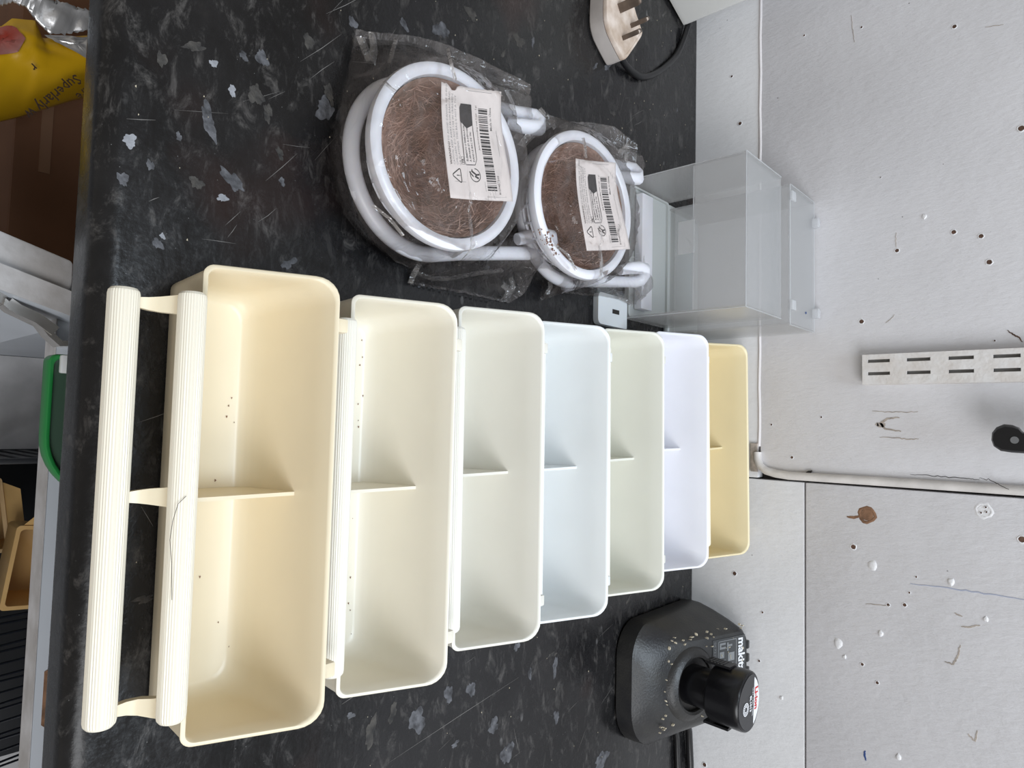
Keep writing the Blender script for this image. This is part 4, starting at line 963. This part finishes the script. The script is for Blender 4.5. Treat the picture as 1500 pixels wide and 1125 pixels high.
# white rounded tub standing beyond the door
wt = thing('white_tub', 'grubby white rounded tub wedged between open door and cardboard box', 'tub', (-.165, .0, -.72)); O = (-.165, .0, -.72)
def wrr(q, z): return [(x, y, z) for x, y in rrect(-.190+q, -.1120-q, -.120+q, .0245-q, (.02, .02, .032, .012), 10)]
def wrr(q, z): return [(x+.29*(y-.0235)+.018, y, z+.026) for x, y in rrect(-.1265+q, -.1010-q, -.160+q, .0235-q, (.003, .003, .012, .002), 10)]
MB(O).loft([wrr(.0, -.40), wrr(0, -.1420), wrr(.0007, -.1398), wrr(.0016, -.1394)]).build('rounded_board', M['cabinet_edge'], wt)
wt['label'] = 'grubby white board with a rounded corner beside the open cabinet door'; wt['category'] = 'board'; wt.name = 'rounded_board'; wt.location = (-.113, -.05, -.40)
wt.children[0].name = 'panel'; wt.children[0].location = Vector(O)-Vector((-.113, -.05, -.40))
MB((-.113, -.05, -.40)).box((-.1555, -.110, -.8995), (-.1325, .000, -.3945), .001).build('panel', M['cabinet_edge'], wt)

# cardboard box in the left half of the cabinet
bx_ = thing('cardboard_box', 'brown cardboard box with a tape strip inside the dark cabinet', 'box', (-.30, .20, -.72)); O = (-.30, .20, -.72)
m = MB(O); m.box((-.47, .0265, -.7195), (-.1300, .40, -.302), .002); m.build('carton', M['card'], bx_)
MB(O).box((-.47, .0268, -.3018), (-.1305, .208, -.2990), .0008).build('flap', M['card'], bx_); MB(O).box((-.47, .2100, -.3018), (-.1305, .399, -.2990), .0008).build('flap', M['card'], bx_)
MB(O).prism([(-.2730, .0440, -.2988), (-.2130, .0440, -.2988), (-.2130, .0520, -.2988), (-.2730, .0520, -.2988)], (0, 0, .0003)).build('tape_strip', M['tape'], bx_, smooth=False)

# torn yellow food packet lying over the carton
yp = thing('yellow_packet', 'torn yellow food packet with silver lining lying on the cardboard box', 'packet', (-.27, .06, -.2985)); O = (-.27, .06, -.2985)
edge_a = [(-.165, -.075), (-.200, -.030), (-.2236, .0022), (-.2371, .0213), (-.2655, .0585), (-.285, .088), (-.310, .120)]         # lower right edge
edge_b = [(-.262, -.060), (-.277, -.030), (-.2832, -.0011), (-.2935, .0055), (-.2990, .0190), (-.2870, .0240), (-.2950, .0385), (-.3045, .0560), (-.312, .090), (-.330, .130)]
def samp(E_, t):
    f = t*(len(E_)-1); i = min(int(f), len(E_)-2); u = f-i; return (E_[i][0]*(1-u)+E_[i+1][0]*u, E_[i][1]*(1-u)+E_[i+1][1]*u)
NU, NV = 60, 24; topv = []; 
def pz(x, y, v): return -.222-.060*max(0, (v-.0))**2*0+.010*math.sin(v*PI)+.004*noise.noise(Vector((x*40, y*40, 2)))+.0022*abs(noise.noise(Vector((x*90, y*60, 5))))-.026*(1-v)**6
vv = []; ff = []
for layer in (0, 1):
    for i in range(NU+1):
        a, b = samp(edge_a, i/NU), samp(edge_b, i/NU)
        for j in range(NV+1):
            v = j/NV; x, y = a[0]*(1-v)+b[0]*v, a[1]*(1-v)+b[1]*v; z = pz(x, y, v)
            if layer: z = z-.0010-.060*math.sin(PI*v)**.5*min(1, 1.0)
            vv.append((x, y, max(z, -.2978)))
K = (NU+1)*(NV+1)
for layer in (0, 1):
    for i in range(NU):
        for j in range(NV):
            q = layer*K+i*(NV+1)+j; ff.append((q, q+1, q+NV+2, q+NV+1))
for i in range(NU): q = i*(NV+1); ff.append((q, q+NV+1, K+q+NV+1, K+q))
MB(O).add(vv, ff).build('packet_sheet', M['yellow'], yp)
# torn silver lining standing up behind the tear
ring_a = [(-.286, -.030), (-.2935, -.004), (-.3000, .0030), (-.3000, .0110), (-.2945, .0170), (-.2880, .0265), (-.2950, .0400), (-.3055, .0580), (-.318, .090)]
ring_b = [(-.306, -.030), (-.3040, -.004), (-.3060, .0050), (-.3075, .0120), (-.3085, .0190), (-.3110, .0320), (-.3125, .0450), (-.3150, .0600), (-.332, .095)]
vv = []; ff = []; NU2 = 90; NV2 = 10
for i in range(NU2+1):
    a, b = samp(ring_a, i/NU2), samp(ring_b, i/NU2)
    jg = .0018*noise.noise(Vector((i*.8, 0, 0)))
    for j in range(NV2+1):
        v = j/NV2; x, y = a[0]*(1-v)+b[0]*v+jg*(1 if v in (0, 1) else .2), a[1]*(1-v)+b[1]*v+jg
        vv.append((x, y, -.2130+.007*v+.006*abs(noise.noise(Vector((x*70, y*50, 1))))))
for i in range(NU2):
    for j in range(NV2): q = i*(NV2+1)+j; ff.append((q, q+1, q+NV2+2, q+NV2+1))
li = MB(O).add(vv, ff).build('silver_lining', M['foil'], yp); so = li.modifiers.new('thickness', 'SOLIDIFY'); so.thickness = .0006
# white and red printed areas
def sheetpatch(pts, m, name, lift=.0006):
    cx_, cy_ = sum(p[0] for p in pts)/len(pts), sum(p[1] for p in pts)/len(pts); rings = []
    def zz(x, y):          # height of the packet sheet under (x, y)
        best = 9; zb_ = -.215
        for i in range(0, NU+1, 2):
            a, b = samp(edge_a, i/NU), samp(edge_b, i/NU)
            for j in range(0, NV+1, 2):
                v = j/NV; X, Y = a[0]*(1-v)+b[0]*v, a[1]*(1-v)+b[1]*v; d = (X-x)**2+(Y-y)**2
                if d < best: best = d; zb_ = pz(X, Y, v)
        return zb_
    n = len(pts); P = []
    for i in range(n):
        for k in range(4): t = k/4; P.append((pts[i][0]*(1-t)+pts[(i+1) % n][0]*t, pts[i][1]*(1-t)+pts[(i+1) % n][1]*t))
    for s_ in (1, .8, .6, .4, .2, .05): rings.append([(cx_+(x-cx_)*s_, cy_+(y-cy_)*s_, zz(cx_+(x-cx_)*s_, cy_+(y-cy_)*s_)+lift+.0008) for x, y in P])
    MB(O).loft(rings, cap0=False).build(name, m, yp)
sheetpatch([(-.2895, .0245), (-.2850, .0330), (-.2800, .0480), (-.2790, .0590), (-.3020, .0570), (-.2960, .0410)], M['foil'], 'white_print_area')
sheetpatch([(-.2790, -.0080), (-.2860, .0050), (-.2780, .0120), (-.2660, .0080), (-.2600, -.0020), (-.2600, -.0200)], M['red'], 'red_print_area')
def yprint(s_, px, py, size, dx, dy, dz=.0032):
    v, f = text_mesh(s_, size, .0001); d = Vector((dx, dy, 0)).normalized(); u_ = Vector((-d.y, d.x, 0))
    q = MB(O)
    for w_ in ([p for p in v],):
        q.add([Vector((px, py, -.2085))+d*p.x+u_*p.y for p in w_], f)
    o = q.build('print', M['ink_brown'], yp, smooth=False); return o
for nm, s_, px, py in (('a', 'Superlarly w', (110, 108), None), ('b', 'ts are', (138, 117), None), ('c', 'r', (48, 92), None)):
    p = onz(px[0], px[1], -.2085); yprint(s_, p.x, p.y, .0098 if nm == 'a' else .0085, .029, -.0215)

# black crate on the cabinet bottom, wire sheets and tan feeders inside it
cr = thing('black_crate', 'black slatted plastic crate on the cabinet floor holding tan feeders', 'crate', (.22, .25, -.7195)); O = (.22, .25, -.7195)
KX0, KX1, KY0, KY1, KT = .031, .42, .050, .46, -.500
m = MB(O); m.box((KX0, KY0, -.7195), (KX1, KY1, -.7140), .001); m.build('base', M['crate'], cr)
for (lo, hi) in (((KX0, KY0, KT-.012), (KX1, KY0+.006, KT)), ((KX0, KY1-.006, KT-.012), (KX1, KY1, KT)), ((KX0, KY0+.006, KT-.012), (KX0+.006, KY1-.006, KT)), ((KX1-.006, KY0+.006, KT-.012), (KX1, KY1-.006, KT))):
    MB(O).box(lo, hi, .001).build('rim', M['crate'], cr)
for k in range(22):
    y = KY0+.010+k*.0182
    if y < KY1-.008:
        MB(O).box((KX0+.001, y, -.714), (KX0+.004, y+.010, KT-.012)).build('slat', M['crate'], cr, smooth=False)
for k in range(20):
    x = KX0+.010+k*.0192
    if x < KX1-.012: MB(O).box((x, KY0+.001, -.714), (x+.011, KY0+.004, KT-.012)).build('slat', M['crate'], cr, smooth=False); MB(O).box((x, KY1-.004, -.714), (x+.011, KY1-.001, KT-.012)).build('slat', M['crate'], cr, smooth=False)
wr = thing('wire_panel', 'black wire grid panel lying inside the crate', 'wire panel', (.27, .2, -.56)); O = (.27, .2, -.56)
for k in range(18):
    x = .196+k*.0105; MB(O).tube([(x, .062, -.560+.010*math.sin(k*2.1)), (x+.003*math.sin(k), .26, -.600+.006*math.cos(k)), (x+.002, .445, -.640)], .0013, 6).build('wire', M['wire'], wr)
for y, z in ((.085, -.564), (.16, -.582), (.26, -.602), (.40, -.628)): MB(O).tube([(.190, y, z), (.385, y, z)], .0018, 6).build('cross_wire', M['wire'], wr)
def tan_bin(label, loc, rot, sx, sy, sz):
    r = thing('tan_feeder', label, 'feeder', loc, 0, 'tan feeders in the black crate'); r.rotation_euler = rot
    def q(i, z): return [(x, y, z) for x, y in rrect(-sx/2+i, sx/2-i, -sy/2+i, sy/2-i, .004, 4)]
    MB().loft([q(.004, 0), q(.003, .002), q(0, sz*.97), q(-.0022, sz*.97), q(-.0022, sz), q(.0018, sz), q(.0045, .003), q(.006, .002)]).build('body', M['tan'], r)
    MB().loft([[(-sx/2+.004, sy/2+.001, sz-.003), (sx/2-.004, sy/2+.001, sz-.003), (sx/2-.004, sy/2+.003, sz-.001), (-sx/2+.004, sy/2+.003, sz-.001)], [(-sx/2+.012, sy/2+.018, sz+.010), (sx/2-.012, sy/2+.018, sz+.010), (sx/2-.012, sy/2+.019, sz+.012), (-sx/2+.012, sy/2+.019, sz+.012)]]).build('flap', M['tan'], r)
    return r
tan_bin('open tan plastic feeder lying in the crate, nearer the shelf edge', (.144, .130, -.560), (.10, .05, PI/2-.10), .085, .084, .050)
tan_bin('second tan feeder leaning on the first, further under the cabinet front', (.100, .088, -.640), (.30, .0, .15), .080, .050, .050)

# lift everything so the ground lies at zero height
for o in list(COL.objects):
    if o.parent is None: o.location.z += .9
